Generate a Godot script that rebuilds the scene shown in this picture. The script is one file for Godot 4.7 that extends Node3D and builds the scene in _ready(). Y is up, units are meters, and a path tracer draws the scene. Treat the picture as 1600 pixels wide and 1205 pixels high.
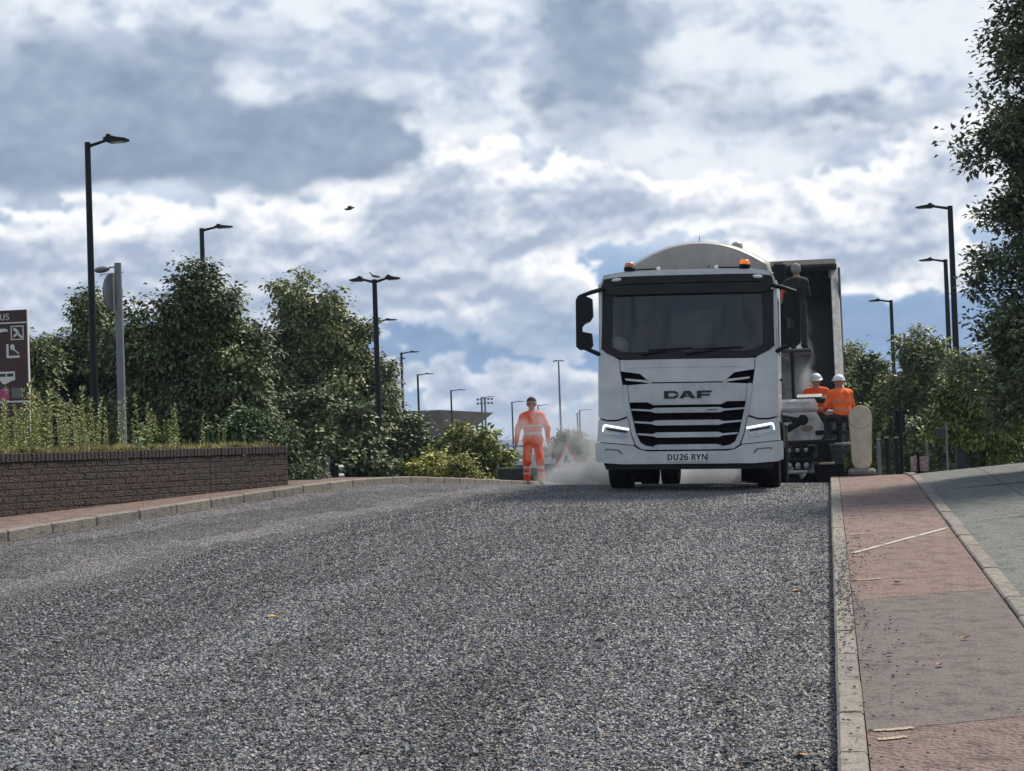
extends Node3D
# Resurfacing a road over a crest: chippings in front, white lorry on the crest, paver and tipper behind it.
# Road runs along -z; d below is the distance along it. y up, metres.

const CAM_AT := Vector3(0.0, 1.73, 0.0)
var rng := RandomNumberGenerator.new()
var mats := {}
var texs := {}
var taken := {}

func _ready():
	rng.seed = 20260
	# --- camera
	var cam := Camera3D.new()
	cam.name = "camera"
	cam.fov = 22.71
	cam.near = 0.1
	cam.far = 9000.0
	var yaw := deg_to_rad(9.345)
	var pitch := deg_to_rad(1.829)
	var roll := deg_to_rad(2.0)
	var fw := Vector3(-sin(yaw) * cos(pitch), sin(pitch), -cos(yaw) * cos(pitch))
	var rt := fw.cross(Vector3.UP).normalized()
	var up := rt.cross(fw)
	var rt2 := rt * cos(roll) - up * sin(roll)
	var up2 := rt * sin(roll) + up * cos(roll)
	cam.transform = Transform3D(Basis(rt2, up2, -fw), CAM_AT)
	add_child(cam)
	cam.current = true
	# --- sky, exposure, sun
	var env := Environment.new()
	env.background_mode = Environment.BG_SKY
	env.sky = Sky.new()
	var pano := PanoramaSkyMaterial.new()
	pano.panorama = ImageTexture.create_from_image(sky_image(yaw))
	env.sky.sky_material = pano
	env.background_energy_multiplier = 0.78
	env.tonemap_mode = Environment.TONE_MAPPER_LINEAR
	env.tonemap_exposure = 1.65
	env.sdfgi_enabled = true
	env.ssao_enabled = true
	env.ssil_enabled = true
	env.volumetric_fog_enabled = true
	env.volumetric_fog_density = 0.0
	env.fog_enabled = true
	env.fog_density = 0.00022
	env.fog_light_color = Color(0.78, 0.86, 1.0)
	var we := WorldEnvironment.new()
	we.name = "world_environment"
	we.environment = env
	add_child(we)
	var sun := DirectionalLight3D.new()
	sun.name = "sun"
	sun.light_energy = 1.15
	sun.light_color = Color(1.0, 0.95, 0.87)
	sun.light_angular_distance = 14.0
	sun.shadow_enabled = true
	add_child(sun)
	# the sun stands ahead of the camera, high and a little to the right, behind thin cloud
	var sun_from := Vector3(0.45, 0.95, -0.62).normalized()
	sun.look_at_from_position(sun_from * 50.0, Vector3.ZERO, Vector3(0, 0, 1))
	make_materials()
	build_ground()
	build_road_chippings()
	build_right_footway()
	build_left_side()
	build_far_background()
	build_trees()
	build_lamp_posts()
	build_lorry()
	build_tipper()
	build_paver()
	build_people()
	build_signs()
	build_small_things()
	build_steam()

# ------------------------------------------------------------------ shape of the ground
func yr(d: float) -> float:
	if d < 25.0:
		return 0.038 * d
	if d < 31.0:
		var t := d - 25.0
		return 0.95 + 0.038 * t - t * t * 0.07 / 12.0
	return 0.968 - 0.032 * (minf(d, 100.0) - 31.0)

func road_y(x: float, d: float) -> float:
	var w := clampf(-x, 0.0, 12.0)
	return yr(d) + 0.024 * w + 0.02 * clampf(w - 4.0, 0.0, 4.0)

const LKERB := [[-8.9, 10.0], [-8.45, 15.0], [-8.15, 18.0], [-8.03, 19.3], [-7.74, 21.0], [-7.5, 22.8], [-7.18, 24.9], [-6.95, 26.4], [-6.72, 28.6], [-6.5, 31.0], [-6.2, 34.0], [-5.9, 38.0], [-5.8, 48.0]]
func left_kerb(d: float) -> float:
	for i in LKERB.size() - 1:
		if d < LKERB[i + 1][1]:
			var t: float = (d - LKERB[i][1]) / (LKERB[i + 1][1] - LKERB[i][1])
			return lerpf(LKERB[i][0], LKERB[i + 1][0], maxf(t, -1.0))
	return LKERB[-1][0]

func right_kerb(d: float) -> float:
	return -0.02 + (0.0 if d < 30.0 else 0.012 * (d - 30.0) * (d - 30.0) if d < 42.0 else 1.73)

func pave_y(x: float, d: float) -> float:          # right footway, then the green path that climbs away from it
	return yr(d) + 0.10 + 0.012 * clampf(x, 0.0, 1.2) + 0.075 * clampf(x - 1.2, 0.0, 6.0)

func chip_edge(d: float) -> float:
	var x := -5.07
	if d > 17.0:
		x = lerpf(-5.03, -3.45, clampf((d - 17.0) / 11.0, 0.0, 1.0))
	return x + 0.12 * sin(d * 1.7) + 0.06 * sin(d * 4.1 + 1.0)

# ------------------------------------------------------------------ sky
func sky_image(yaw: float) -> Image:
	var n1 := FastNoiseLite.new()
	n1.noise_type = FastNoiseLite.TYPE_SIMPLEX_SMOOTH
	n1.seed = 5
	n1.frequency = 1.0
	n1.fractal_octaves = 5
	n1.fractal_gain = 0.5
	var n2 := FastNoiseLite.new()                 # puffy
	n2.noise_type = FastNoiseLite.TYPE_SIMPLEX_SMOOTH
	n2.seed = 11
	n2.frequency = 1.0
	n2.fractal_type = FastNoiseLite.FRACTAL_RIDGED
	n2.fractal_octaves = 4
	n2.fractal_gain = 0.55
	var low := sky_part(n1, n2, yaw, 1024, 512, 0, 1024, 0, 260)
	low.resize(4096, 2048, Image.INTERPOLATE_CUBIC)
	var c0 := int(2048 + (rad_to_deg(-yaw) - 27.0) / 360.0 * 4096.0)
	var fine := sky_part(n1, n2, yaw, 4096, 2048, c0, c0 + 614, 660, 1036)
	low.blit_rect(fine, Rect2i(0, 0, 614, 376), Vector2i(c0, 660))
	var turned := Image.create(4096, 2048, false, Image.FORMAT_RGB8)   # column 0 looks along -z
	turned.blit_rect(low, Rect2i(2048, 0, 2048, 2048), Vector2i(0, 0))
	turned.blit_rect(low, Rect2i(0, 0, 2048, 2048), Vector2i(2048, 0))
	return turned

# drawn with the middle column along -z, + to the right
func sky_part(n1: FastNoiseLite, n2: FastNoiseLite, yaw: float, W: int, H: int, x0: int, x1: int, y0: int, y1: int) -> Image:
	var full := x0 == 0
	var im := Image.create(x1 - x0, H if full else y1 - y0, false, Image.FORMAT_RGB8)
	if full:
		im.fill(Color(0.52, 0.53, 0.54))
	for py in range(y0, y1):
		var el := (0.5 - (py + 0.5) / H) * PI
		for px in range(x0, x1):
			var az := ((px + 0.5) / W - 0.5) * TAU      # 0 along -z, + to the right (+x)
			im.set_pixel(px - x0, py - y0, sky_color(n1, n2, az, maxf(el, -0.01), yaw))
	return im

func blob(u: float, v: float, cu: float, cv: float, ru: float, rv: float) -> float:
	var a := (u - cu) / ru
	var b := (v - cv) / rv
	return clampf(1.35 - sqrt(a * a + b * b), 0.0, 1.0)

func sky_color(n1: FastNoiseLite, n2: FastNoiseLite, az: float, el: float, yaw: float) -> Color:
	var dir := Vector3(sin(az) * cos(el), sin(el), -cos(az) * cos(el))
	var rel := wrapf(az + yaw, -PI, PI)
	var u := 8.0 + rel * 30.0                     # hundreds of picture points
	var v := 6.98 - el * 30.0
	var p := dir * 30.0
	p.y *= 1.7
	var wa := n1.get_noise_3d(p.x * 0.55, p.y * 0.55, p.z * 0.55)
	var wb := n1.get_noise_3d(p.x * 0.55 + 40.0, p.y * 0.55, p.z * 0.55)
	var fine := n1.get_noise_3d(p.x * 1.9, p.y * 1.9, p.z * 1.9 + 7.0)
	var tiny := n1.get_noise_3d(p.x * 5.0 + 9.0, p.y * 5.0, p.z * 5.0)
	var puff := n2.get_noise_3d(p.x * 0.36, p.y * 0.42, p.z * 0.36)
	var big := n1.get_noise_3d(p.x * 0.11, p.y * 0.2, p.z * 0.11 + 3.0)
	var uw := u + wa * 0.9
	var vw := v + wb * 0.55
	var puff_up := n2.get_noise_3d(p.x * 0.36, p.y * 0.42 + 0.12, p.z * 0.36)
	var fine_up := n1.get_noise_3d(p.x * 1.9, p.y * 1.9 + 0.42, p.z * 1.9 + 7.0)
	# open air
	var c := Color(0.52, 0.62, 0.745).lerp(Color(0.62, 0.705, 0.81), smoothstep(4.8, 2.6, v))
	c = c.lerp(Color(0.74, 0.775, 0.82), smoothstep(5.8, 6.9, v) * 0.9)
	var inside := smoothstep(11.5, 8.8, absf(u - 8.0)) * smoothstep(-2.5, -0.6, v)
	# high sheet: greyer to the left, paler to the right
	var sheet := smoothstep(4.3, 2.6, v + wa * 0.8 - smoothstep(8.0, 11.0, u) * 0.7)
	var sh := smoothstep(-0.32, 0.5, wa * 0.7 + fine * 0.42 + tiny * 0.14 + 0.10 + big * 0.6 + 0.2 * smoothstep(6.0, 12.0, u) * inside)
	c = c.lerp(Color(0.62, 0.675, 0.755).lerp(Color(0.85, 0.868, 0.89), sh), sheet * 0.95)
	# bank of cumulus low down
	var bank := blob(uw, vw, 1.2, 4.1, 2.6, 0.95) + blob(uw, vw, 4.6, 4.05, 2.3, 1.1) + blob(uw, vw, 7.0, 4.3, 1.5, 1.0) + blob(uw, vw, 9.2, 3.45, 1.25, 0.8) + blob(uw, vw, 13.4, 4.1, 2.2, 0.8) + blob(uw, vw, 8.8, 4.9, 1.0, 0.7) * 0.8 + blob(uw, vw, 8.6, 6.2, 1.6, 0.45) * 0.75 + blob(uw, vw, 6.5, 6.0, 1.5, 0.35) * 0.8 + blob(uw, vw, 0.6, 4.8, 1.6, 0.8) + blob(uw, vw, 7.6, 3.0, 1.5, 0.8) + blob(uw, vw, 11.2, 3.2, 1.6, 0.5) * 0.8 + blob(uw, vw, 14.9, 2.9, 1.6, 0.8) * 0.9
	var bank_out := clampf(0.75 - absf(v - 4.2) * 0.55 + big * 1.5, 0.0, 1.2)
	bank = lerpf(bank_out, minf(bank, 1.15), inside)
	var f := bank * 1.15 - 0.56 + puff * 0.5 + fine * 0.27 + tiny * 0.12
	var f_up := bank * 1.15 - 0.56 + puff_up * 0.5 + fine_up * 0.27 + tiny * 0.12
	var a := smoothstep(0.0, 0.11, f)
	var core := smoothstep(0.10, 0.85, f + (v - 4.0) * 0.16)
	var top_lit := clampf((f - f_up) * 1.35, -0.45, 0.5)
	var lit := Color(0.93, 0.93, 0.935).lerp(Color(0.60, 0.655, 0.735), clampf(core * 0.8 + 0.02 - top_lit + tiny * 0.12, 0.0, 1.0))
	c = c.lerp(lit, a)
	# heavy grey clouds with flattish bases
	var dk := blob(uw, vw, 2.0, 1.75, 3.6, 1.35) * 1.25 + blob(uw, vw, 5.2, 2.2, 2.2, 0.9) * 1.2 + blob(uw, vw, 9.4, 1.0, 1.1, 1.2) * 1.1 + blob(uw, vw, 0.2, 2.2, 2.4, 0.9) + blob(uw, vw, 10.4, -0.2, 2.0, 0.5) * 0.5 + blob(uw, vw, 13.3, 2.1, 1.9, 0.36) * 0.7 + blob(uw, vw, 11.4, 1.8, 1.2, 0.35) * 0.5
	dk -= blob(uw, vw, 4.5, 1.5, 0.95, 0.7) * 0.95 + blob(uw, vw, 7.6, 1.5, 0.8, 1.9) * 1.1 + blob(uw, vw, 3.2, -0.1, 2.4, 0.4) * 0.6
	dk = lerpf(smoothstep(0.0, 0.5, big * 1.7 + wa * 0.3), dk, inside)
	dk *= smoothstep(3.25, 2.6, v + wa * 0.35 + wb * 0.15 + fine * 0.2)
	var da := smoothstep(-0.05, 1.0, dk + fine * 0.28 + wb * 0.25 + tiny * 0.08)
	var edge := 1.0 - smoothstep(0.25, 0.8, dk + fine * 0.3)
	var dc := Color(0.64, 0.69, 0.755).lerp(Color(0.475, 0.54, 0.63), clampf(0.30 + minf(dk, 1.1) * 0.35 + wa * 0.55 + fine * 0.35 + tiny * 0.12, 0.0, 1.0))
	dc = dc.lerp(Color(0.74, 0.775, 0.825), edge * 0.5)
	c = c.lerp(dc, da * 0.95)
	# low blue-grey band over the far hills
	var band := smoothstep(4.75, 5.1, v + wa * 0.2) * smoothstep(5.95, 5.4, v + wb * 0.25)
	band = band * clampf(0.85 + big * 0.8 - bank * 0.3, 0.0, 1.0)
	c = c.lerp(Color(0.45, 0.545, 0.67).lerp(Color(0.57, 0.64, 0.73), clampf(0.35 + fine + tiny * 0.4, 0.0, 1.0)), band * 0.8)
	return c

# ------------------------------------------------------------------ helpers: nodes
func numbered(called: String) -> String:
	if not taken.has(called):
		taken[called] = 0
		return called
	taken[called] += 1
	return "%s_%03d" % [called, taken[called]]

func tag(o: Node, label: String, category: String, group := ""):
	o.set_meta("label", label)
	o.set_meta("category", category)
	if group != "":
		o.set_meta("group", group)

func thing(called: String, label: String, category: String, at := Vector3.ZERO, turn := 0.0, group := "") -> Node3D:
	var o := Node3D.new()
	o.name = numbered(called)
	add_child(o)
	o.position = at
	o.rotation.y = turn
	tag(o, label, category, group)
	return o

func copy_of(src: Node3D, base: String, label: String, at: Vector3, turn := 0.0) -> Node3D:
	var o: Node3D = src.duplicate()
	o.name = numbered(base)
	add_child(o)
	o.position = at
	o.rotation.y = turn
	if label != "":
		o.set_meta("label", label)
	return o

func put(called: String, mesh: Mesh, m: Material, parent: Node = self) -> MeshInstance3D:
	var o := MeshInstance3D.new()
	o.name = numbered(called) if parent == self else called
	o.mesh = mesh
	if m:
		o.material_override = m
	parent.add_child(o, true)
	return o

func struct(called: String, mesh: Mesh, m: Material) -> MeshInstance3D:
	var o := put(called, mesh, m)
	o.set_meta("kind", "structure")
	return o

func many(called: String, mesh: Mesh, m: Material, places: Array, colors: Array, parent: Node = self) -> MultiMeshInstance3D:
	var mm := MultiMesh.new()
	mm.transform_format = MultiMesh.TRANSFORM_3D
	mm.use_colors = not colors.is_empty()
	mm.mesh = mesh
	mm.instance_count = places.size()
	for i in places.size():
		mm.set_instance_transform(i, places[i])
		if not colors.is_empty():
			mm.set_instance_color(i, colors[i])
	var o := MultiMeshInstance3D.new()
	o.name = numbered(called) if parent == self else called
	o.multimesh = mm
	o.material_override = m
	o.set_meta("kind", "stuff")
	parent.add_child(o, true)
	return o

# ------------------------------------------------------------------ helpers: shapes
class MB:
	var st := SurfaceTool.new()
	var tinted := false
	func _init():
		st.begin(Mesh.PRIMITIVE_TRIANGLES)
		st.set_smooth_group(-1)
	func smooth(on: bool):
		st.set_smooth_group(1 if on else -1)
	func color(c: Color):
		st.set_color(c)
	func tri(a: Vector3, b: Vector3, c: Vector3):
		st.add_vertex(a); st.add_vertex(b); st.add_vertex(c)
	func quad(a: Vector3, b: Vector3, c: Vector3, d: Vector3):
		tri(a, b, c); tri(a, c, d)
	func box(center: Vector3, size: Vector3, bas := Basis.IDENTITY, bev := 0.0):
		var h := size * 0.5
		var e := minf(bev, minf(h.x, minf(h.y, h.z)) * 0.9)
		var P := func(sx, sy, sz, ix, iy, iz): return center + bas * Vector3(sx * (h.x - e * ix), sy * (h.y - e * iy), sz * (h.z - e * iz))
		for s in [-1.0, 1.0]:
			face(P.call(s, -1, -1, 0, 1, 1), P.call(s, 1, -1, 0, 1, 1), P.call(s, 1, 1, 0, 1, 1), P.call(s, -1, 1, 0, 1, 1), s < 0)
			face(P.call(-1, s, -1, 1, 0, 1), P.call(1, s, -1, 1, 0, 1), P.call(1, s, 1, 1, 0, 1), P.call(-1, s, 1, 1, 0, 1), s > 0)
			face(P.call(-1, -1, s, 1, 1, 0), P.call(1, -1, s, 1, 1, 0), P.call(1, 1, s, 1, 1, 0), P.call(-1, 1, s, 1, 1, 0), s < 0)
		if e <= 0.0:
			return
		for s in [-1.0, 1.0]:
			for t in [-1.0, 1.0]:
				var fl: bool = s * t > 0
				face(P.call(-1, s, t, 1, 0, 1), P.call(1, s, t, 1, 0, 1), P.call(1, s, t, 1, 1, 0), P.call(-1, s, t, 1, 1, 0), fl)
				face(P.call(s, -1, t, 0, 1, 1), P.call(s, 1, t, 0, 1, 1), P.call(s, 1, t, 1, 1, 0), P.call(s, -1, t, 1, 1, 0), not fl)
				face(P.call(s, t, -1, 0, 1, 1), P.call(s, t, 1, 0, 1, 1), P.call(s, t, 1, 1, 0, 1), P.call(s, t, -1, 1, 0, 1), fl)
				for r in [-1.0, 1.0]:
					tri(P.call(s, t, r, 0, 1, 1), P.call(s, t, r, 1, 0, 1), P.call(s, t, r, 1, 1, 0))
	func face(a, b, c, d, flip):
		if flip: quad(d, c, b, a)
		else: quad(a, b, c, d)
	func ring(c: Vector3, x: Vector3, y: Vector3, n: int) -> Array:
		var o := []
		for i in n:
			var t := TAU * i / n
			o.append(c + x * cos(t) + y * sin(t))
		return o
	func join(a: Array, b: Array):
		var n := a.size()
		for i in n:
			quad(a[i], a[(i + 1) % n], b[(i + 1) % n], b[i])
	func cap(a: Array, rev := false):
		var m := Vector3.ZERO
		for p in a: m += p
		m /= a.size()
		for i in a.size():
			if rev: tri(m, a[i], a[(i + 1) % a.size()])
			else: tri(m, a[(i + 1) % a.size()], a[i])
	func tube(pts: Array, radii: Array, n := 8, caps := true):
		var prev := []
		var ux := Vector3.ZERO
		for i in pts.size():
			var t: Vector3 = (pts[mini(i + 1, pts.size() - 1)] - pts[maxi(i - 1, 0)])
			t = t.normalized()
			if ux == Vector3.ZERO:
				ux = t.cross(Vector3.UP if absf(t.y) < 0.9 else Vector3.RIGHT).normalized()
			else:
				ux = (ux - t * ux.dot(t)).normalized()
			var uy := t.cross(ux)
			var r: float = radii[mini(i, radii.size() - 1)]
			var cur := ring(pts[i], ux * r, uy * r, n)
			if i > 0:
				smooth(true)
				join(prev, cur)
				smooth(false)
			elif caps: cap(cur, true)
			prev = cur
		if caps: cap(prev)
	func lathe(at: Vector3, bas: Basis, prof: Array, n := 20, soft := true):     # prof: [radius, height along bas.y]
		var prev := []
		for i in prof.size():
			var cur := ring(at + bas.y * prof[i][1], bas.x * prof[i][0], bas.z * prof[i][0], n)
			if i > 0:
				smooth(soft)
				join(prev, cur)
				smooth(false)
			prev = cur
	func ball(c: Vector3, r: Vector3, n := 14, bas := Basis.IDENTITY):
		var prev := []
		smooth(true)
		for i in range(n / 2 + 1):
			var t := PI * i / (n / 2)
			var cur := ring(c + bas * Vector3(0, -cos(t) * r.y, 0), bas * Vector3(maxf(sin(t), 0.001) * r.x, 0, 0), bas * Vector3(0, 0, maxf(sin(t), 0.001) * r.z), n)
			if i > 0: join(prev, cur)
			prev = cur
		smooth(false)
	func prism(poly: PackedVector2Array, z0: float, z1: float, tf := Transform3D.IDENTITY):     # outline in xy
		var id := Geometry2D.triangulate_polygon(poly)
		for k in range(0, id.size(), 3):
			var a := poly[id[k]]; var b := poly[id[k + 1]]; var c := poly[id[k + 2]]
			tri(tf * Vector3(a.x, a.y, z1), tf * Vector3(b.x, b.y, z1), tf * Vector3(c.x, c.y, z1))
			tri(tf * Vector3(c.x, c.y, z0), tf * Vector3(b.x, b.y, z0), tf * Vector3(a.x, a.y, z0))
		for i in poly.size():
			var a := poly[i]; var b := poly[(i + 1) % poly.size()]
			quad(tf * Vector3(a.x, a.y, z0), tf * Vector3(b.x, b.y, z0), tf * Vector3(b.x, b.y, z1), tf * Vector3(a.x, a.y, z1))
	# a panel bent over a front given by zf(x, y); depth goes back towards -z
	func panel(poly: PackedVector2Array, zf: Callable, depth: float, off := 0.0, step := 0.11):
		var x0 := 1e9; var x1 := -1e9; var y0 := 1e9; var y1 := -1e9
		for p in poly:
			x0 = minf(x0, p.x); x1 = maxf(x1, p.x); y0 = minf(y0, p.y); y1 = maxf(y1, p.y)
		var n := maxi(1, ceili((x1 - x0) / step))
		var m := maxi(1, ceili((y1 - y0) / 0.3))
		for i in n:
			for j in m:
				var a := lerpf(x0, x1, float(i) / n); var b := lerpf(x0, x1, float(i + 1) / n)
				var e := lerpf(y0, y1, float(j) / m); var g := lerpf(y0, y1, float(j + 1) / m)
				var cell := PackedVector2Array([Vector2(a, e), Vector2(b, e), Vector2(b, g), Vector2(a, g)])
				for q in Geometry2D.intersect_polygons(poly, cell):
					var id := Geometry2D.triangulate_polygon(q)
					st.set_smooth_group(1)
					for k in range(0, id.size(), 3):
						var A: Vector2 = q[id[k]]; var B: Vector2 = q[id[k + 1]]; var C: Vector2 = q[id[k + 2]]
						if (B - A).cross(C - A) > 0:
							var s := B; B = C; C = s
						tri(Vector3(A.x, A.y, zf.call(A) + off), Vector3(B.x, B.y, zf.call(B) + off), Vector3(C.x, C.y, zf.call(C) + off))
					st.set_smooth_group(-1)
		for i in poly.size():
			var A := poly[i]; var B := poly[(i + 1) % poly.size()]
			var k := maxi(1, ceili(A.distance_to(B) / 0.12))
			for j in k:
				var P := A.lerp(B, float(j) / k); var Q := A.lerp(B, float(j + 1) / k)
				var zp: float = zf.call(P) + off; var zq: float = zf.call(Q) + off
				quad(Vector3(P.x, P.y, zp), Vector3(Q.x, Q.y, zq), Vector3(Q.x, Q.y, zq - depth), Vector3(P.x, P.y, zp - depth))
	func done() -> ArrayMesh:
		st.generate_normals()
		return st.commit()

func pv(a: Array) -> PackedVector2Array:
	var o := PackedVector2Array()
	for i in range(0, a.size(), 2):
		o.append(Vector2(a[i], a[i + 1]))
	return o

func mirror(p: PackedVector2Array) -> PackedVector2Array:
	var o := PackedVector2Array()
	for i in range(p.size() - 1, -1, -1):
		o.append(Vector2(-p[i].x, p[i].y))
	return o

func mbox(c: Vector3, s: Vector3, bev := 0.0, bas := Basis.IDENTITY) -> ArrayMesh:
	var m := MB.new()
	m.box(c, s, bas, bev)
	return m.done()

func mtube(pts: Array, radii: Array, n := 8) -> ArrayMesh:
	var m := MB.new()
	m.tube(pts, radii, n)
	return m.done()

func mprism(poly: PackedVector2Array, z0: float, z1: float, tf := Transform3D.IDENTITY) -> ArrayMesh:
	var m := MB.new()
	m.prism(poly, z0, z1, tf)
	return m.done()

func mpanel(poly: PackedVector2Array, zf: Callable, depth: float, off := 0.0) -> ArrayMesh:
	var m := MB.new()
	m.panel(poly, zf, depth, off)
	return m.done()

func text_mesh(s: String, size: float, depth: float, bold := true) -> TextMesh:
	var f := SystemFont.new()
	f.font_names = PackedStringArray(["Droid Sans"])
	f.font_weight = 700 if bold else 400
	var t := TextMesh.new()
	t.font = f
	t.text = s
	t.font_size = 64
	t.pixel_size = size / 46.0
	t.depth = depth
	t.curve_step = 2.0
	return t

# ------------------------------------------------------------------ helpers: materials
func noise_tex(key: String, freq: float, lo: float, hi: float, octaves := 4, seed_ := 1, bump := false, size := 512, kind := FastNoiseLite.TYPE_SIMPLEX_SMOOTH) -> NoiseTexture2D:
	if texs.has(key):
		return texs[key]
	var n := FastNoiseLite.new()
	n.noise_type = kind
	n.frequency = freq
	n.fractal_octaves = octaves
	n.seed = seed_
	var t := NoiseTexture2D.new()
	t.width = size
	t.height = size
	t.seamless = true
	t.noise = n
	if bump:
		t.as_normal_map = true
		t.bump_strength = 6.0
	else:
		var g := Gradient.new()
		g.set_color(0, Color(lo, lo, lo))
		g.set_color(1, Color(hi, hi, hi))
		t.color_ramp = g
	texs[key] = t
	return t

func lin(r: float, g: float, b: float, a := 1.0) -> Color:
	var c := Color(r, g, b).linear_to_srgb()
	c.a = a
	return c

# plain material with optional grain: grain = name of a texture, per = metres per repeat
func mat(key: String, c: Color, rough := 0.7, metal := 0.0, grain := "", per := 1.0, bump := 0.0) -> StandardMaterial3D:
	if mats.has(key):
		return mats[key]
	var m := StandardMaterial3D.new()
	m.resource_name = key
	m.albedo_color = c
	m.roughness = rough
	m.metallic = metal
	if grain != "":
		m.albedo_texture = texs[grain]
		m.uv1_triplanar = true
		m.uv1_world_triplanar = true
		m.uv1_scale = Vector3.ONE / per
	if bump > 0.0:
		m.normal_enabled = true
		m.normal_texture = texs["bump"]
		m.normal_scale = bump
		if grain == "":
			m.uv1_triplanar = true
			m.uv1_world_triplanar = true
			m.uv1_scale = Vector3.ONE / per
	mats[key] = m
	return m

func make_materials():
	noise_tex("grit", 0.09, 0.55, 1.25, 4, 3)
	noise_tex("asphalt", 0.007, 0.42, 1.5, 8, 13, false, 1024)
	texs["asphalt"].noise.fractal_gain = 0.86
	noise_tex("cloudy", 0.012, 0.72, 1.12, 6, 4)
	noise_tex("dirt", 0.02, 0.5, 1.1, 6, 8)
	noise_tex("film", 0.004, 0.84, 1.05, 8, 9)
	texs["film"].noise.fractal_gain = 0.68
	noise_tex("bump", 0.12, 0, 1, 4, 5, true)
	mat("soil", lin(0.07, 0.055, 0.04), 0.95, 0, "grit", 0.7, 1.0)
	mat("field", lin(0.075, 0.085, 0.04), 0.95, 0, "cloudy", 6.0, 0.6)
	mat("tar", lin(0.055, 0.056, 0.06), 0.85, 0, "grit", 0.25, 1.2)
	var chip := mat("chip", lin(1, 1, 1), 0.62)
	chip.vertex_color_use_as_albedo = true
	for i in 3:
		mat("kerb%d" % i, [lin(0.195, 0.178, 0.162), lin(0.172, 0.16, 0.148), lin(0.215, 0.194, 0.175)][i], 0.9, 0, "asphalt", 1.6, 0.5)
	mat("red_a", lin(0.158, 0.112, 0.105), 0.92, 0, "asphalt", 2.2, 1.0)
	mat("red_b", lin(0.105, 0.087, 0.088), 0.9, 0, "asphalt", 2.0, 0.5)
	mat("red_c", lin(0.188, 0.130, 0.121), 0.92, 0, "asphalt", 2.5, 0.8)
	mat("red_d", lin(0.168, 0.116, 0.108), 0.92, 0, "asphalt", 2.3, 0.8)
	mat("red_left", lin(0.16, 0.112, 0.10), 0.92, 0, "asphalt", 2.4, 1.0)
	mat("green_path", lin(0.112, 0.126, 0.124), 0.9, 0, "asphalt", 2.6, 0.8)
	mat("worn_paint", lin(0.55, 0.53, 0.5), 0.8, 0, "dirt", 0.2)
	mat("cream_paint", lin(0.45, 0.39, 0.27), 0.85, 0, "dirt", 0.15)
	for i in 5:
		mat("brick%d" % i, [lin(0.058, 0.040, 0.036), lin(0.053, 0.038, 0.036), lin(0.066, 0.043, 0.038), lin(0.049, 0.038, 0.036), lin(0.060, 0.044, 0.041)][i], 0.92, 0, "asphalt", 1.9, 0.8)
	mat("mortar", lin(0.050, 0.039, 0.036), 0.95, 0, "grit", 0.2, 0.6)
	mat("coping", lin(0.075, 0.062, 0.06), 0.92, 0, "dirt", 0.3, 0.8)
	mat("black_pole", lin(0.010, 0.014, 0.016), 0.5, 0.0, "film", 1.0).metallic_specular = 0.35
	mat("grey_pole", lin(0.20, 0.215, 0.23), 0.6, 0.3, "film", 0.8)
	mat("pale_metal", lin(0.33, 0.34, 0.35), 0.5, 0.4, "film", 0.8)
	mat("lens", lin(0.4, 0.42, 0.45), 0.2)
	var bark := mat("bark", lin(0.07, 0.055, 0.042), 0.95, 0, "dirt", 0.3, 1.0)
	bark.uv1_world_triplanar = true
	var leaf := mat("leaf", lin(1, 1, 1), 0.52)
	leaf.vertex_color_use_as_albedo = true
	leaf.backlight = Color(0.62, 0.68, 0.32)
	leaf.metallic_specular = 0.4
	var weed := mat("weed", lin(1, 1, 1), 0.8)
	weed.vertex_color_use_as_albedo = true
	weed.backlight = Color(0.4, 0.45, 0.2)
	# lorry
	var white := mat("white_paint", lin(0.53, 0.55, 0.55), 0.34, 0.0, "film", 1.7)
	white.clearcoat_enabled = true
	white.clearcoat = 0.6
	white.clearcoat_roughness = 0.12
	mat("silver_paint", lin(0.46, 0.47, 0.475), 0.32, 0.35, "film", 1.2)
	mat("black_gloss", lin(0.006, 0.007, 0.008), 0.22).metallic_specular = 0.35
	mat("black_plastic", lin(0.012, 0.013, 0.014), 0.55, 0, "film", 0.7).metallic_specular = 0.3
	mat("grille_black", lin(0.005, 0.005, 0.006), 0.7).metallic_specular = 0.2
	mat("rubber", lin(0.013, 0.013, 0.0135), 0.9, 0, "dirt", 0.3, 0.8).metallic_specular = 0.3
	mat("steel_rim", lin(0.35, 0.35, 0.36), 0.45, 0.7, "dirt", 0.4)
	mat("chassis", lin(0.016, 0.016, 0.017), 0.8, 0, "dirt", 0.6).metallic_specular = 0.3
	mat("tank_grey", lin(0.36, 0.355, 0.345), 0.5, 0.1, "film", 2.4)
	mat("interior", lin(0.028, 0.031, 0.035), 0.9)
	mat("seat_cloth", lin(0.02, 0.022, 0.026), 0.9)
	mat("interior_pale", lin(0.20, 0.205, 0.21), 0.85)
	var glass := mat("glass", lin(0.014, 0.026, 0.038, 0.58), 0.04)
	glass.transparency = BaseMaterial3D.TRANSPARENCY_ALPHA
	var amber := mat("amber", lin(0.55, 0.14, 0.02), 0.18)
	amber.clearcoat_enabled = true
	var amber_on := mat("amber_lit", lin(0.6, 0.2, 0.03), 0.18)
	amber_on.emission_enabled = true
	amber_on.emission = Color(1.0, 0.42, 0.06)
	amber_on.emission_energy_multiplier = 0.35
	var drl := mat("daytime_light", lin(0.9, 0.92, 0.95), 0.3)
	drl.emission_enabled = true
	drl.emission = Color(0.92, 0.97, 1.0)
	drl.emission_energy_multiplier = 0.9
	var clear := mat("headlight_glass", lin(0.30, 0.33, 0.35), 0.06, 0.6)
	clear.clearcoat_enabled = true
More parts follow.
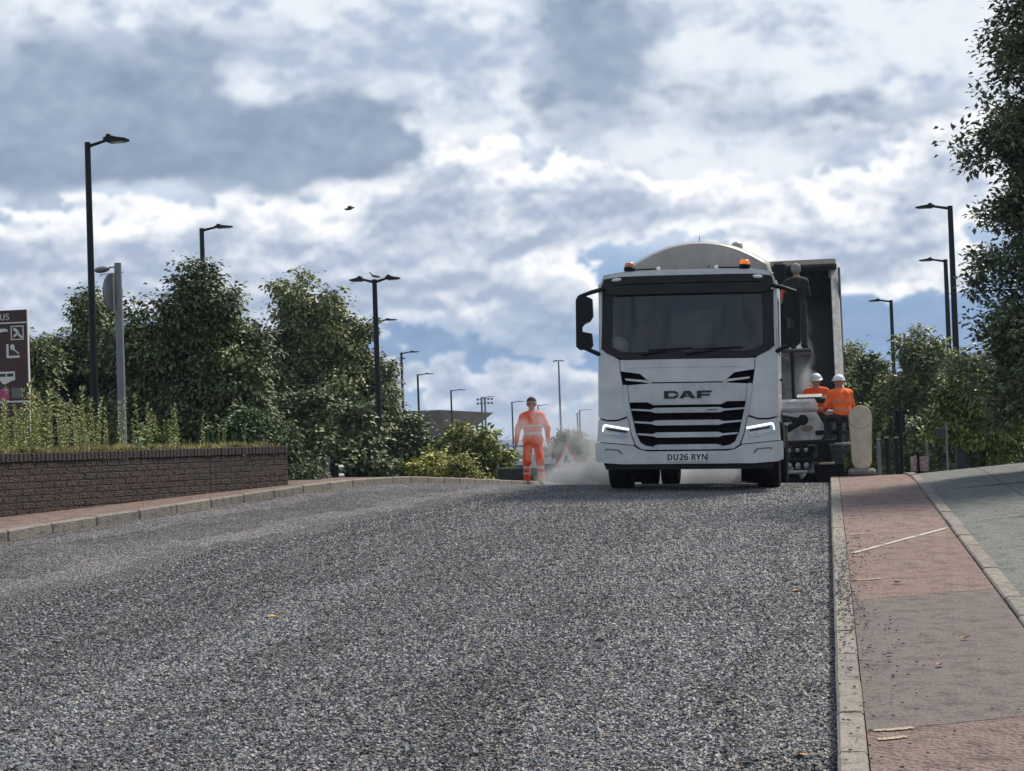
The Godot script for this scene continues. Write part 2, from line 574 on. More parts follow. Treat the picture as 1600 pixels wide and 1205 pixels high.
	mat("plate_white", lin(0.62, 0.63, 0.62), 0.4)
	mat("ink", lin(0.01, 0.01, 0.012), 0.5)
	mat("white_plastic", lin(0.68, 0.69, 0.70), 0.4)
	# plant and signs
	mat("paver_white", lin(0.60, 0.61, 0.61), 0.45, 0, "cloudy", 2.0)
	mat("load", lin(0.02, 0.02, 0.021), 0.9, 0, "grit", 0.6, 1.2)
	mat("tipper_grey", lin(0.035, 0.043, 0.046), 0.65, 0, "cloudy", 1.5)
	mat("tipper_frame", lin(0.30, 0.305, 0.31), 0.5, 0.3, "cloudy", 1.5)
	mat("cream", lin(0.74, 0.67, 0.53), 0.5, 0, "film", 0.6)
	mat("cream_edge", lin(0.74, 0.60, 0.28), 0.5, 0, "film", 0.6)
	mat("sign_brown", lin(0.055, 0.022, 0.024), 0.5, 0, "film", 0.8)
	mat("sign_white", lin(0.62, 0.62, 0.61), 0.5)
	mat("sign_red", lin(0.5, 0.035, 0.03), 0.5)
	mat("sign_pink", lin(0.40, 0.04, 0.20), 0.5)
	mat("sign_grey", lin(0.13, 0.135, 0.13), 0.5)
	mat("pink_board", lin(0.60, 0.42, 0.43), 0.6, 0, "dirt", 0.6)
	mat("concrete", lin(0.27, 0.26, 0.25), 0.85, 0, "cloudy", 5.0)
	mat("roof_brown", lin(0.30, 0.25, 0.24), 0.6, 0.2, "cloudy", 6.0)
	mat("dark_glass", lin(0.06, 0.08, 0.09), 0.15, 0.3)
	mat("hill", lin(0.05, 0.065, 0.05), 0.95, 0, "cloudy", 400.0)
	mat("far_white", lin(0.5, 0.5, 0.5), 0.6, 0, "cloudy", 6.0)
	mat("dark_shed", lin(0.035, 0.035, 0.038), 0.8, 0, "cloudy", 2.0)
	mat("bird_dark", lin(0.10, 0.10, 0.11), 0.8)
	mat("bird_pale", lin(0.55, 0.55, 0.55), 0.8)
	var person := mat("person", lin(1, 1, 1), 0.85)
	person.vertex_color_use_as_albedo = true
	person.normal_enabled = true
	person.normal_texture = noise_tex("folds", 0.02, 0, 1, 2, 6, true, 256)
	person.normal_scale = 1.6
	person.uv1_triplanar = true
	person.uv1_scale = Vector3.ONE * 1.6
	mat("hair", lin(0.03, 0.028, 0.028), 0.8)
	mat("helmet", lin(0.62, 0.63, 0.65), 0.35)
	mat("leaf_yellow", lin(0.55, 0.36, 0.06), 0.7)
	mat("leaf_orange", lin(0.42, 0.19, 0.05), 0.7)
	mat("blue_plastic", lin(0.05, 0.12, 0.30), 0.5)
	mat("van_grey", lin(0.16, 0.17, 0.18), 0.35, 0.2, "film", 2.0)

# ------------------------------------------------------------------ ground and roads
func ground_y(x: float, d: float) -> float:
	if d > 250.0:
		return -1.24 - 0.3
	var y := road_y(x, d) - 0.35
	if x > 0.2:
		y = pave_y(minf(x, 7.0), d) - 0.12 if x > 3.0 and d < 45.0 else yr(d) - 0.15
	if x < left_kerb(d) - 1.0:
		y = minf(y, 0.75 + 0.0 * d) if d < 45.0 else minf(y, 0.6)
	return lerpf(y, -1.54, smoothstep(60.0, 250.0, d))

func build_ground():
	var m := MB.new()
	m.smooth(true)
	var xs := [-4500.0, -1500.0, -500.0, -200.0, -90.0, -45.0, -30.0, -20.0, -15.0, -12.0, -10.0, -9.0, -8.0, -7.0, -5.0, -3.0, -1.0, 0.3, 0.9, 2.0, 3.2, 5.0, 8.0, 14.0, 30.0, 60.0, 200.0, 600.0, 2000.0, 4500.0]
	var ds := [-400.0, -60.0, -10.0, 0.0, 6.0, 12.0, 18.0, 22.0, 25.0, 27.0, 29.0, 31.0, 34.0, 38.0, 44.0, 52.0, 64.0, 80.0, 100.0, 150.0, 250.0, 500.0, 1200.0, 3000.0, 6500.0]
	for i in ds.size() - 1:
		for j in xs.size() - 1:
			var P := []
			for k in [[0, 0], [0, 1], [1, 1], [1, 0]]:
				var d: float = ds[i + k[0]]
				var x: float = xs[j + k[1]]
				P.append(Vector3(x, ground_y(x, maxf(d, 0.0)), -d))
			m.quad(P[0], P[1], P[2], P[3])
	struct("ground", m.done(), mats["field"])
	# carriageway
	m = MB.new()
	m.smooth(true)
	var dl := []
	var d0 := -12.0
	while d0 < 46.0:
		dl.append(d0)
		d0 += 1.0
	for d in [50.0, 60.0, 75.0, 100.0, 180.0, 300.0]:
		dl.append(d)
	for i in dl.size() - 1:
		for j in 10:
			var P := []
			for k in [[0, 0], [0, 1], [1, 1], [1, 0]]:
				var d: float = dl[i + k[0]]
				var x := lerpf(left_kerb(d) - 0.05, right_kerb(d) + 0.08, (j + k[1]) / 10.0)
				P.append(Vector3(x, road_y(x, d) - 0.012 + (-0.3 if d > 250 else 0.0), -d))
			m.quad(P[0], P[1], P[2], P[3])
	struct("road", m.done(), mats["tar"])

func chip_tile(count: int, rmin: float, rmax: float, seed_: int, side: float, falloff: bool, sunk: float, tone: float) -> ArrayMesh:
	var r := RandomNumberGenerator.new()
	r.seed = seed_
	var verts := PackedVector3Array()
	var cols := PackedColorArray()
	var idx := PackedInt32Array()
	var F := [0, 1, 3, 0, 3, 2, 4, 6, 7, 4, 7, 5, 0, 4, 5, 0, 5, 1, 2, 3, 7, 2, 7, 6, 0, 2, 6, 0, 6, 4, 1, 5, 7, 1, 7, 3]
	for n in count:
		var x := r.randf_range(-side, side) * 0.5
		var z := r.randf_range(-side, side) * 0.5
		if falloff and r.randf() > pow((x / side + 0.5), 1.6) * 1.1:
			continue
		var a := r.randf_range(rmin, rmax)
		var h := Vector3(a, a * r.randf_range(0.35, 0.75), a * r.randf_range(0.4, 0.85))
		var b := Basis(Vector3.UP, r.randf() * TAU) * Basis(Vector3.RIGHT, r.randf_range(-0.5, 0.5)) * Basis(Vector3.FORWARD, r.randf_range(-0.5, 0.5))
		var c := Vector3(x, h.y * sunk + r.randf_range(0.0, rmin * 0.8), z)
		var s := pow(r.randf(), 1.5)
		var t := lerpf(0.04, 0.26, s) * tone
		var hue := r.randf()
		var col := Color(t, t * 1.0, t * 1.04)
		if hue < 0.30:
			col = Color(t * 0.86, t * 0.96, t * 1.14)
		elif hue < 0.48:
			col = Color(t * 1.12, t * 1.0, t * 0.88)
		elif hue < 0.53:
			col = Color(t * 1.16, t * 0.92, t * 0.9)
		var base := verts.size()
		for k in 8:
			var p := Vector3(-1.0 if k & 1 == 0 else 1.0, -1.0 if k & 2 == 0 else 1.0, -1.0 if k & 4 == 0 else 1.0)
			p *= Vector3(r.randf_range(0.55, 1.0), r.randf_range(0.6, 1.0), r.randf_range(0.55, 1.0))
			verts.append(c + b * (p * h))
			cols.append(col)
		for k in F:
			idx.append(base + k)
	var arr := []
	arr.resize(Mesh.ARRAY_MAX)
	arr[Mesh.ARRAY_VERTEX] = verts
	arr[Mesh.ARRAY_COLOR] = cols
	arr[Mesh.ARRAY_INDEX] = idx
	var am := ArrayMesh.new()
	am.add_surface_from_arrays(Mesh.PRIMITIVE_TRIANGLES, arr)
	return am

func road_place(x: float, d: float, q: int) -> Transform3D:
	var e := 0.25
	var ux := Vector3(2 * e, road_y(x + e, d) - road_y(x - e, d), 0).normalized()
	var uz := Vector3(0, road_y(x, d - e) - road_y(x, d + e), 2 * e).normalized()
	var b := Basis(ux, uz.cross(ux).normalized(), uz) * Basis(Vector3.UP, q * PI / 2)
	return Transform3D(b, Vector3(x, road_y(x, d) - 0.006, -d))

func build_road_chippings():
	var patch := FastNoiseLite.new()
	patch.seed = 31
	patch.frequency = 0.35
	var full := []
	var fine := []
	for i in 4:
		full.append(chip_tile(1750, 0.006, 0.0125, 100 + i, 0.5, false, 0.75, 1.0))
		fine.append(chip_tile(3000, 0.0035, 0.0065, 200 + i, 0.5, false, 0.15, 1.35))
	var edge := []
	for i in 2:
		edge.append(chip_tile(1750, 0.006, 0.0125, 300 + i, 0.5, true, 0.8, 1.0))
	var places := [[], [], [], [], [], [], [], [], [], []]
	var tints := [[], [], [], [], [], [], [], [], [], []]
	var d := 3.75
	while d < 40.0:
		var xe := chip_edge(d)
		for k in 2:
			var q := rng.randi() % 2
			places[8 + q].append(road_place(xe - 0.5 + 0.45 * k - 0.1, d, 0))
			tints[8 + q].append(Color(0.92, 0.93, 0.96))
		var x := xe + 0.25
		while x < right_kerb(d) + 0.3:
			var q := rng.randi() % 4
			places[q].append(road_place(minf(x, right_kerb(d) - 0.16), d, rng.randi() % 4))
			var t := 0.98 + patch.get_noise_2d((x - chip_edge(d) * 0.45) * 2.4, d * 0.10) * 0.55 + patch.get_noise_2d(x * 2.2 + 90.0, d * 0.8) * 0.16
			tints[q].append(Color(t, t * 1.01, t * 1.04))
			x += 0.5
		x = xe + 0.1
		while x > left_kerb(d) - 0.3:
			var q := 4 + rng.randi() % 4
			places[q].append(road_place(x, d, rng.randi() % 4))
			var t := 1.0 + patch.get_noise_2d((x - left_kerb(d)) * 2.4 + 40.0, d * 0.08) * 0.7 + patch.get_noise_2d(x * 2.0 + 140.0, d * 0.9) * 0.14
			tints[q].append(Color(t * 1.03, t, t * 0.97))
			x -= 0.5
		d += 0.5
	var root := Node3D.new()
	root.name = "road_chippings"
	root.set_meta("kind", "stuff")
	root.set_meta("label", "loose grey and blue stone chippings spread over the road")
	root.set_meta("category", "chippings")
	add_child(root)
	for q in 10:
		var mesh: Mesh = full[q] if q < 4 else fine[q - 4] if q < 8 else edge[q - 8]
		many("rolled_chippings" if q >= 4 and q < 8 else "loose_chippings", mesh, mats["chip"], places[q], tints[q], root)
	# stray chips that jumped onto the kerb and the footway
	var stray := chip_tile(1, 0.0045, 0.0085, 77, 0.001, false, 0.9, 0.3)
	var sp := []
	for i in 2000:
		var sd := lerpf(6.5, 24.0, pow(rng.randf(), 1.1))
		var near := exp(-pow((sd - 14.0) / 3.2, 2.0))
		if rng.randf() > 0.07 + near * 0.9:
			continue
		var sx := 0.0 + absf(rng.randfn(0.0, 1.0)) * lerpf(0.3, 0.085, near)
		if sx > 1.0:
			continue
		sp.append(Transform3D(Basis(Vector3.UP, rng.randf() * TAU) * Basis(Vector3.RIGHT, rng.randf_range(-0.4, 0.4)) * rng.randf_range(0.6, 1.15), Vector3(sx, pave_y(sx, sd) + 0.005, -sd)))
	var so := many("stray_chippings", stray, mats["chip"], sp, [])
	tag(so, "scattered dark chippings thrown over the concrete kerb beside the road", "chippings")

func strip_mesh(x0: Callable, x1: Callable, da: float, db: float, skew: float, yf: Callable, thick: float, nx := 4) -> ArrayMesh:
	var m := MB.new()
	var n := maxi(1, ceili((db - da) / 0.8))
	var P := func(i, j): 
		var t := float(i) / n
		var s := float(j) / nx
		var d := lerpf(da, db, t)
		var x: float = lerpf(x0.call(d), x1.call(d), s)
		d += skew * s
		return Vector3(x, yf.call(x, d), -d)
	m.smooth(true)
	for i in n:
		for j in nx:
			m.quad(P.call(i, j), P.call(i, j + 1), P.call(i + 1, j + 1), P.call(i + 1, j))
	m.smooth(false)
	var dn := Vector3(0, -thick, 0)
	for i in n:
		for j in [0, nx]:
			m.quad(P.call(i, j), P.call(i + 1, j), P.call(i + 1, j) + dn, P.call(i, j) + dn)
	for j in nx:
		for i in [0, n]:
			m.quad(P.call(i, j), P.call(i, j + 1), P.call(i, j + 1) + dn, P.call(i, j) + dn)
	return m.done()

func along(a: Vector3, b: Vector3) -> Basis:      # z towards a, x to the right of travel
	var z := (a - b).normalized()
	var x := Vector3.UP.cross(z).normalized()
	return Basis(x, z.cross(x), z)

func build_right_footway():
	var kr := Node3D.new()
	kr.name = "kerb_right"
	kr.set_meta("kind", "structure")
	add_child(kr)
	var stone := mbox(Vector3.ZERO, Vector3(0.125, 0.24, 0.908), 0.014)
	var short := mbox(Vector3.ZERO, Vector3(0.125, 0.24, 0.604), 0.014)
	var d := 3.6
	var i := 0
	while d < 40.0:
		var long := d > 7.2 or i % 3 == 0
		var len := 0.915 if long else 0.61
		var x0 := right_kerb(d) + 0.0625
		var x1 := right_kerb(d + len) + 0.0625
		var a := Vector3(x0, yr(d) + 0.1, -d)
		var b := Vector3(x1, yr(d + len) + 0.1, -d - len)
		var o := put("kerb_stone", stone if long else short, mats["kerb%d" % (rng.randi() % 3)], kr)
		o.transform = Transform3D(along(a, b), (a + b) * 0.5 + Vector3(rng.randf_range(-0.003, 0.003), -0.12 + rng.randf_range(-0.003, 0.003), 0))
		d += len
		i += 1
	# the joints are bedded in mortar
	var bed := strip_mesh(func(dd): return right_kerb(dd) + 0.012, func(dd): return right_kerb(dd) + 0.118, 3.6, 40.0, 0.0, func(_x, dd): return yr(dd) + 0.088, 0.1, 1)
	put("mortar_bed", bed, mats["mortar"], kr)
	# red footway in patches of different age
	var pv_ := Node3D.new()
	pv_.name = "footway"
	pv_.set_meta("kind", "structure")
	add_child(pv_)
	var cuts := [[-4.0, 4.9, "red_c"], [4.91, 8.60, "red_a"], [8.612, 13.30, "red_b"], [13.312, 17.2, "red_d"], [17.206, 20.6, "red_c"], [20.606, 24.4, "red_d"], [24.405, 40.0, "red_c"]]
	for c in cuts:
		put("surfacing_panel", strip_mesh(func(dd): return right_kerb(dd) + 0.128, func(dd): return 1.085 + maxf(right_kerb(dd) + 0.02, 0.0), c[0], c[1], 0.42, func(x, dd): return pave_y(x, dd) - 0.004, 0.12), mats[c[2]], pv_)
	put("subbase", strip_mesh(func(dd): return right_kerb(dd) + 0.126, func(dd): return 1.1 + maxf(right_kerb(dd) + 0.02, 0.0), -4.0, 40.0, 0.0, func(x, dd): return pave_y(x, dd) - 0.022, 0.1), mats["soil"], pv_)
	# paint left on it
	for s in [[0.145, 16.54, 0.42, 17.15], [0.43, 17.19, 0.74, 17.9], [0.76, 17.93, 1.06, 18.62]]:
		put("paint_line", ground_strip([Vector2(s[0], s[1]), Vector2(s[2], s[3])], 0.055, 0.002), mats["worn_paint"], pv_)
	for s in [[0.15, 0.27, 8.42], [0.14, 0.31, 8.62], [0.15, 0.34, 14.5], [0.14, 0.27, 16.3], [0.14, 0.28, 18.3], [0.14, 0.26, 20.2], [0.135, 0.25, 22.1], [0.13, 0.22, 23.7]]:
		put("paint_tick", ground_strip([Vector2(s[0], s[2]), Vector2(lerpf(s[0], s[1], 0.5), s[2] + 0.012), Vector2(s[1], s[2] + 0.05)], 0.045, 0.002), mats["cream_paint"], pv_)
	# edging on the far side of the footway
	var ke := Node3D.new()
	ke.name = "edging_right"
	ke.set_meta("kind", "structure")
	add_child(ke)
	var estone := mbox(Vector3.ZERO, Vector3(0.125, 0.2, 0.905), 0.012)
	d = 3.0
	while d < 36.0:
		var sh := maxf(right_kerb(d) + 0.02, 0.0)
		var a := Vector3(1.155 + sh, pave_y(1.15, d) + 0.018, -d)
		var b := Vector3(1.155 + maxf(right_kerb(d + 0.915) + 0.02, 0.0), pave_y(1.15, d + 0.915) + 0.018, -d - 0.915)
		var o := put("edging_stone", estone, mats["kerb%d" % (rng.randi() % 3)], ke)
		o.transform = Transform3D(along(a, b), (a + b) * 0.5 + Vector3(rng.randf_range(-0.006, 0.006), -0.1 + rng.randf_range(-0.006, 0.004), 0))
		d += 0.915
	var pa := Node3D.new()
	pa.name = "path"
	pa.set_meta("kind", "structure")
	add_child(pa)
	var near := func(dd): return 1.19 + maxf(right_kerb(dd) + 0.02, 0.0)
	for c in [[-4.0, 11.2, 0.0], [11.212, 15.0, 0.35], [15.012, 19.3, 0.1], [19.312, 24.0, -0.2], [24.012, 36.0, 0.0]]:
		put("surfacing_panel", strip_mesh(near, func(dd): return 2.06 + 0.02 * sin(dd * 0.7), c[0], c[1], c[2], func(x, dd): return pave_y(x, dd) - 0.012, 0.1, 4), mats["green_path"], pa)
		put("surfacing_panel", strip_mesh(func(dd): return 2.072 + 0.02 * sin(dd * 0.7), func(_dd): return 5.2, c[0] + c[2], c[1] + c[2], 0.0, func(x, dd): return pave_y(x, dd) - 0.013, 0.1, 6), mats["green_path"], pa)
	put("subbase", strip_mesh(near, func(_dd): return 5.25, -4.0, 36.0, 0.0, func(x, dd): return pave_y(x, dd) - 0.03, 0.1, 6), mats["soil"], pa)

func ground_strip(pts: Array, width: float, lift: float) -> ArrayMesh:      # a sheet of paint on the footway; uneven edges
	var m := MB.new()
	m.smooth(true)
	var fine := []
	for i in pts.size() - 1:
		for k in 8:
			fine.append(pts[i].lerp(pts[i + 1], k / 8.0))
	fine.append(pts[-1])
	var prev := []
	for i in fine.size():
		var t: Vector2 = (fine[mini(i + 1, fine.size() - 1)] - fine[maxi(i - 1, 0)]).normalized()
		var n := Vector2(-t.y, t.x)
		var cur := []
		for s in [-0.5, 0.5]:
			var p: Vector2 = fine[i] + n * width * (s + rng.randf_range(-0.16, 0.16))
			cur.append(Vector3(p.x, pave_y(p.x, p.y) + lift, -p.y))
		if i > 0:
			m.quad(prev[0], prev[1], cur[1], cur[0])
		prev = cur
	return m.done()

# ------------------------------------------------------------------ left: kerb, footway, brick planter
func build_left_side():
	var kl := Node3D.new()
	kl.name = "kerb_left"
	kl.set_meta("kind", "structure")
	add_child(kl)
	var stone := mbox(Vector3.ZERO, Vector3(0.125, 0.24, 0.905), 0.016)
	var d := 10.0
	while d < 42.0:
		var a := Vector3(left_kerb(d) - 0.06, road_y(left_kerb(d), d) + 0.11, -d)
		var b := Vector3(left_kerb(d + 0.9) - 0.06, road_y(left_kerb(d + 0.9), d + 0.9) + 0.11, -d - 0.9)
		var o := put("kerb_stone", stone, mats["kerb%d" % (rng.randi() % 3)], kl)
		o.transform = Transform3D(along(a, b), (a + b) * 0.5 + Vector3(rng.randf_range(-0.004, 0.004), -0.12 + rng.randf_range(-0.004, 0.004), 0))
		d += 0.905
	struct("footway_left", strip_mesh(func(dd): return left_kerb(dd) - 3.2, func(dd): return left_kerb(dd) - 0.12, 8.0, 42.0, 0.0, func(x, dd): return road_y(left_kerb(dd), dd) + 0.106 + 0.02 * (left_kerb(dd) - x), 0.15, 5), mats["red_left"])
	# planter wall: every brick
	var wall := thing("brick_planter_wall", "low dark brown brick retaining wall holding a weedy bed", "wall", Vector3.ZERO)
	var A := Vector2(-9.26, 18.95)
	var K := Vector2(-7.91, 23.86)
	var E := Vector2(-7.37, 25.56)
	var top := 1.85
	var brick := mbox(Vector3.ZERO, Vector3(0.215, 0.065, 0.1025), 0.005)
	var half := mbox(Vector3.ZERO, Vector3(0.1025, 0.065, 0.1025), 0.005)
	var cop := mbox(Vector3.ZERO, Vector3(0.065, 0.10, 0.225), 0.006)
	var segs := [[A, K], [K, E]]
	for si in 2:
		var p0: Vector2 = segs[si][0]
		var p1: Vector2 = segs[si][1]
		var len := p0.distance_to(p1)
		var t := (p1 - p0).normalized()
		var bx := Vector3(t.x, 0, -t.y)
		var bz := bx.cross(Vector3.UP)          # out towards the road
		var bas := Basis(bx, Vector3.UP, bz)
		for row in 9:
			var y := top - 0.105 - 0.0375 - row * 0.075
			var s := 0.0 if row % 2 == 0 else -0.1125
			while s < len - 0.03:
				var l := 0.225
				var m: Mesh = brick
				var c := s + 0.1075
				if s < -0.01:
					m = half
					c = 0.051
				elif s + 0.2 > len:
					m = half
					c = s + 0.051
				var pos := p0 + t * c
				var gy := road_y(left_kerb(pos.y), pos.y) + 0.1
				if y > gy - 0.05 and c < len + 0.02:
					# two courses under the coping at the far end have slipped
					var slip := 0.0015 if si == 1 and row == 2 else 0.0
					var o := put("brick", m, mats["brick%d" % (rng.randi() % 5)], wall)
					o.transform = Transform3D(bas * Basis(Vector3.UP, rng.randf_range(-0.012, 0.012)), Vector3(pos.x, y + rng.randf_range(-0.0015, 0.0015), -pos.y) + bz * (-0.0512 + rng.randf_range(-0.002, 0.002) - slip))
				s += l
		var n := int(len / 0.075)
		for k in n:
			var pos := p0 + t * ((k + 0.5) * len / n)
			var o := put("coping_brick", cop, mats["coping" if rng.randf() < 0.6 else "brick%d" % (rng.randi() % 5)], wall)
			o.transform = Transform3D(bas * Basis(Vector3.UP, rng.randf_range(-0.02, 0.02)), Vector3(pos.x, top - 0.05 + rng.randf_range(-0.003, 0.003), -pos.y) + bz * (-0.1 + rng.randf_range(-0.004, 0.004)))
		var mid := (p0 + p1) * 0.5
		put("mortar_core", mbox(Vector3.ZERO, Vector3(len - 0.012, 0.93, 0.18), 0.0), mats["mortar"], wall).transform = Transform3D(bas, Vector3(mid.x, top - 0.108 - 0.465, -mid.y) + bz * -0.0935)
	# bed of soil behind it
	var m := MB.new()
	m.smooth(true)
	var cn := FastNoiseLite.new()
	cn.frequency = 0.8
	for i in 16:
		for j in 8:
			var P := []
			for k in [[0, 0], [0, 1], [1, 1], [1, 0]]:
				var s: float = (i + k[0]) / 16.0
				var w: float = (j + k[1]) / 8.0
				var p := A.lerp(E, s) + Vector2(-0.12, -0.02)
				var q: Vector2 = p + Vector2(-4.6, 1.6 + 2.5 * s) * w
				P.append(Vector3(q.x, 1.80 + 0.05 * cn.get_noise_2d(q.x, q.y) + 0.05 * w - (0.9 if j + k[1] == 8 else 0.0), -q.y))
			m.quad(P[0], P[1], P[2], P[3])
	struct("planting_bed", m.done(), mats["soil"])
	build_weeds(A, E)

func blade(m: MB, at: Vector3, dir: Vector3, side: Vector3, len: float, w: float, droop: float, c: Color):
	m.color(c)
	var a := at
	var mid := at + dir * len * 0.5
	var tip := at + dir * len + Vector3(0, -droop * len, 0)
	m.tri(a, mid + side * w, mid - side * w)
	m.tri(mid + side * w, tip, mid - side * w)

func weed_mesh(kind: int, seed_: int) -> ArrayMesh:
	var r := RandomNumberGenerator.new()
	r.seed = seed_
	var m := MB.new()
	if kind == 0:          # tall leafy stem
		var n := r.randi_range(34, 46)
		var bend := Vector3(r.randf_range(-0.08, 0.08), 0, r.randf_range(-0.08, 0.08))
		m.color(Color(0.13, 0.15, 0.06))
		m.tube([Vector3.ZERO, Vector3(0, 0.5, 0) + bend * 0.4, Vector3(0, 1.0, 0) + bend], [0.009, 0.007, 0.003], 4, false)
		for i in n:
			var t := 0.12 + 0.86 * i / n
			var g := r.randf_range(0.7, 1.15)
			var c := Color(0.30, 0.34, 0.14).lerp(Color(0.52, 0.45, 0.23), smoothstep(0.3, 0.0, t)) * g
			var a := i * 2.4 + r.randf() * 0.6
			var dir := Vector3(cos(a), r.randf_range(0.3, 1.0), sin(a)).normalized()
			blade(m, Vector3(0, t, 0) + bend * t, dir, dir.cross(Vector3.UP).normalized(), lerpf(0.15, 0.08, t) * r.randf_range(0.8, 1.3), 0.018, 0.3, c)
		for i in 10:
			var a := r.randf() * TAU
			var dir := Vector3(cos(a) * 0.5, 1, sin(a) * 0.5).normalized()
			blade(m, Vector3(0, 0.95, 0) + bend, dir, Vector3(sin(a), 0, -cos(a)), r.randf_range(0.05, 0.11), 0.012, 0.0, Color(0.44, 0.41, 0.25) * r.randf_range(0.7, 1.2))
	elif kind == 1:        # dry grass tuft
		for i in 26:
			var a := r.randf() * TAU
			var o := Vector3(cos(a), 0, sin(a)) * r.randf() * 0.05
			var dir := Vector3(cos(a) * r.randf_range(0.1, 0.7), 1, sin(a) * r.randf_range(0.1, 0.7)).normalized()
			blade(m, o, dir, Vector3(sin(a), 0, -cos(a)), r.randf_range(0.10, 0.26), 0.004, 0.25, Color(0.46, 0.36, 0.16).lerp(Color(0.24, 0.25, 0.09), r.randf()) * r.randf_range(0.7, 1.1))
	else:                  # low green herb
		for i in 22:
			var a := r.randf() * TAU
			var dir := Vector3(cos(a), r.randf_range(0.2, 1.3), sin(a)).normalized()
			blade(m, dir * r.randf() * 0.06, dir, dir.cross(Vector3.UP).normalized(), r.randf_range(0.08, 0.2), 0.02, 0.3, Color(0.09, 0.15, 0.035) * r.randf_range(0.7, 1.3))
	m.st.generate_normals()
	return m.st.commit()

func build_weeds(A: Vector2, E: Vector2):
	var root := Node3D.new()
	root.name = "weeds"
	root.set_meta("kind", "stuff")
	root.set_meta("label", "tall green and straw weeds growing behind the low brick wall")
	root.set_meta("category", "weeds")
	add_child(root)
	for v in 3:
		var tall := []
		var tuft := []
		var herb := []
		for i in 210:
			var s := rng.randf()
			var w := pow(rng.randf(), 1.1)
			var p := A.lerp(E, s) + Vector2(-0.25, 0.0) + Vector2(-3.6, 1.6 + 2.0 * s) * w
			var clump := sin(s * 19.0) * 0.5 + sin(s * 43.0 + 2.0) * 0.3
			if (s > 0.5 and rng.randf() < 0.5) or (s > 0.8 and rng.randf() < 0.5) or sin(s * 31.0) < -0.6:
				continue
			var h := (0.60 + 0.2 * clump + rng.randf_range(-0.26, 0.24)) * (1.0 if s < 0.55 else 0.85)
			tall.append(Transform3D(Basis(Vector3.UP, rng.randf() * TAU).scaled(Vector3(h * 1.1, h, h * 1.1)), Vector3(p.x, 1.78, -p.y)))
		for i in 330:
			var s := rng.randf()
			var p := A.lerp(E, s) + Vector2(-0.18, 0.0) + Vector2(-3.0, 1.2 + 2.0 * s) * pow(rng.randf(), 2.2)
			tuft.append(Transform3D(Basis(Vector3.UP, rng.randf() * TAU) * rng.randf_range(0.45, 1.0), Vector3(p.x, 1.79, -p.y)))
		for i in 90:
			var s := rng.randf()
			var p := A.lerp(E, s) + Vector2(-0.2, 0.0) + Vector2(-3.0, 1.2 + 2.0 * s) * pow(rng.randf(), 1.5)
			herb.append(Transform3D(Basis(Vector3.UP, rng.randf() * TAU) * rng.randf_range(0.5, 1.1), Vector3(p.x, 1.79, -p.y)))
		many("tall_weeds", weed_mesh(0, 40 + v), mats["weed"], tall, [], root)
		many("dry_grass", weed_mesh(1, 50 + v), mats["weed"], tuft, [], root)
		many("herbs", weed_mesh(2, 60 + v), mats["weed"], herb, [], root)

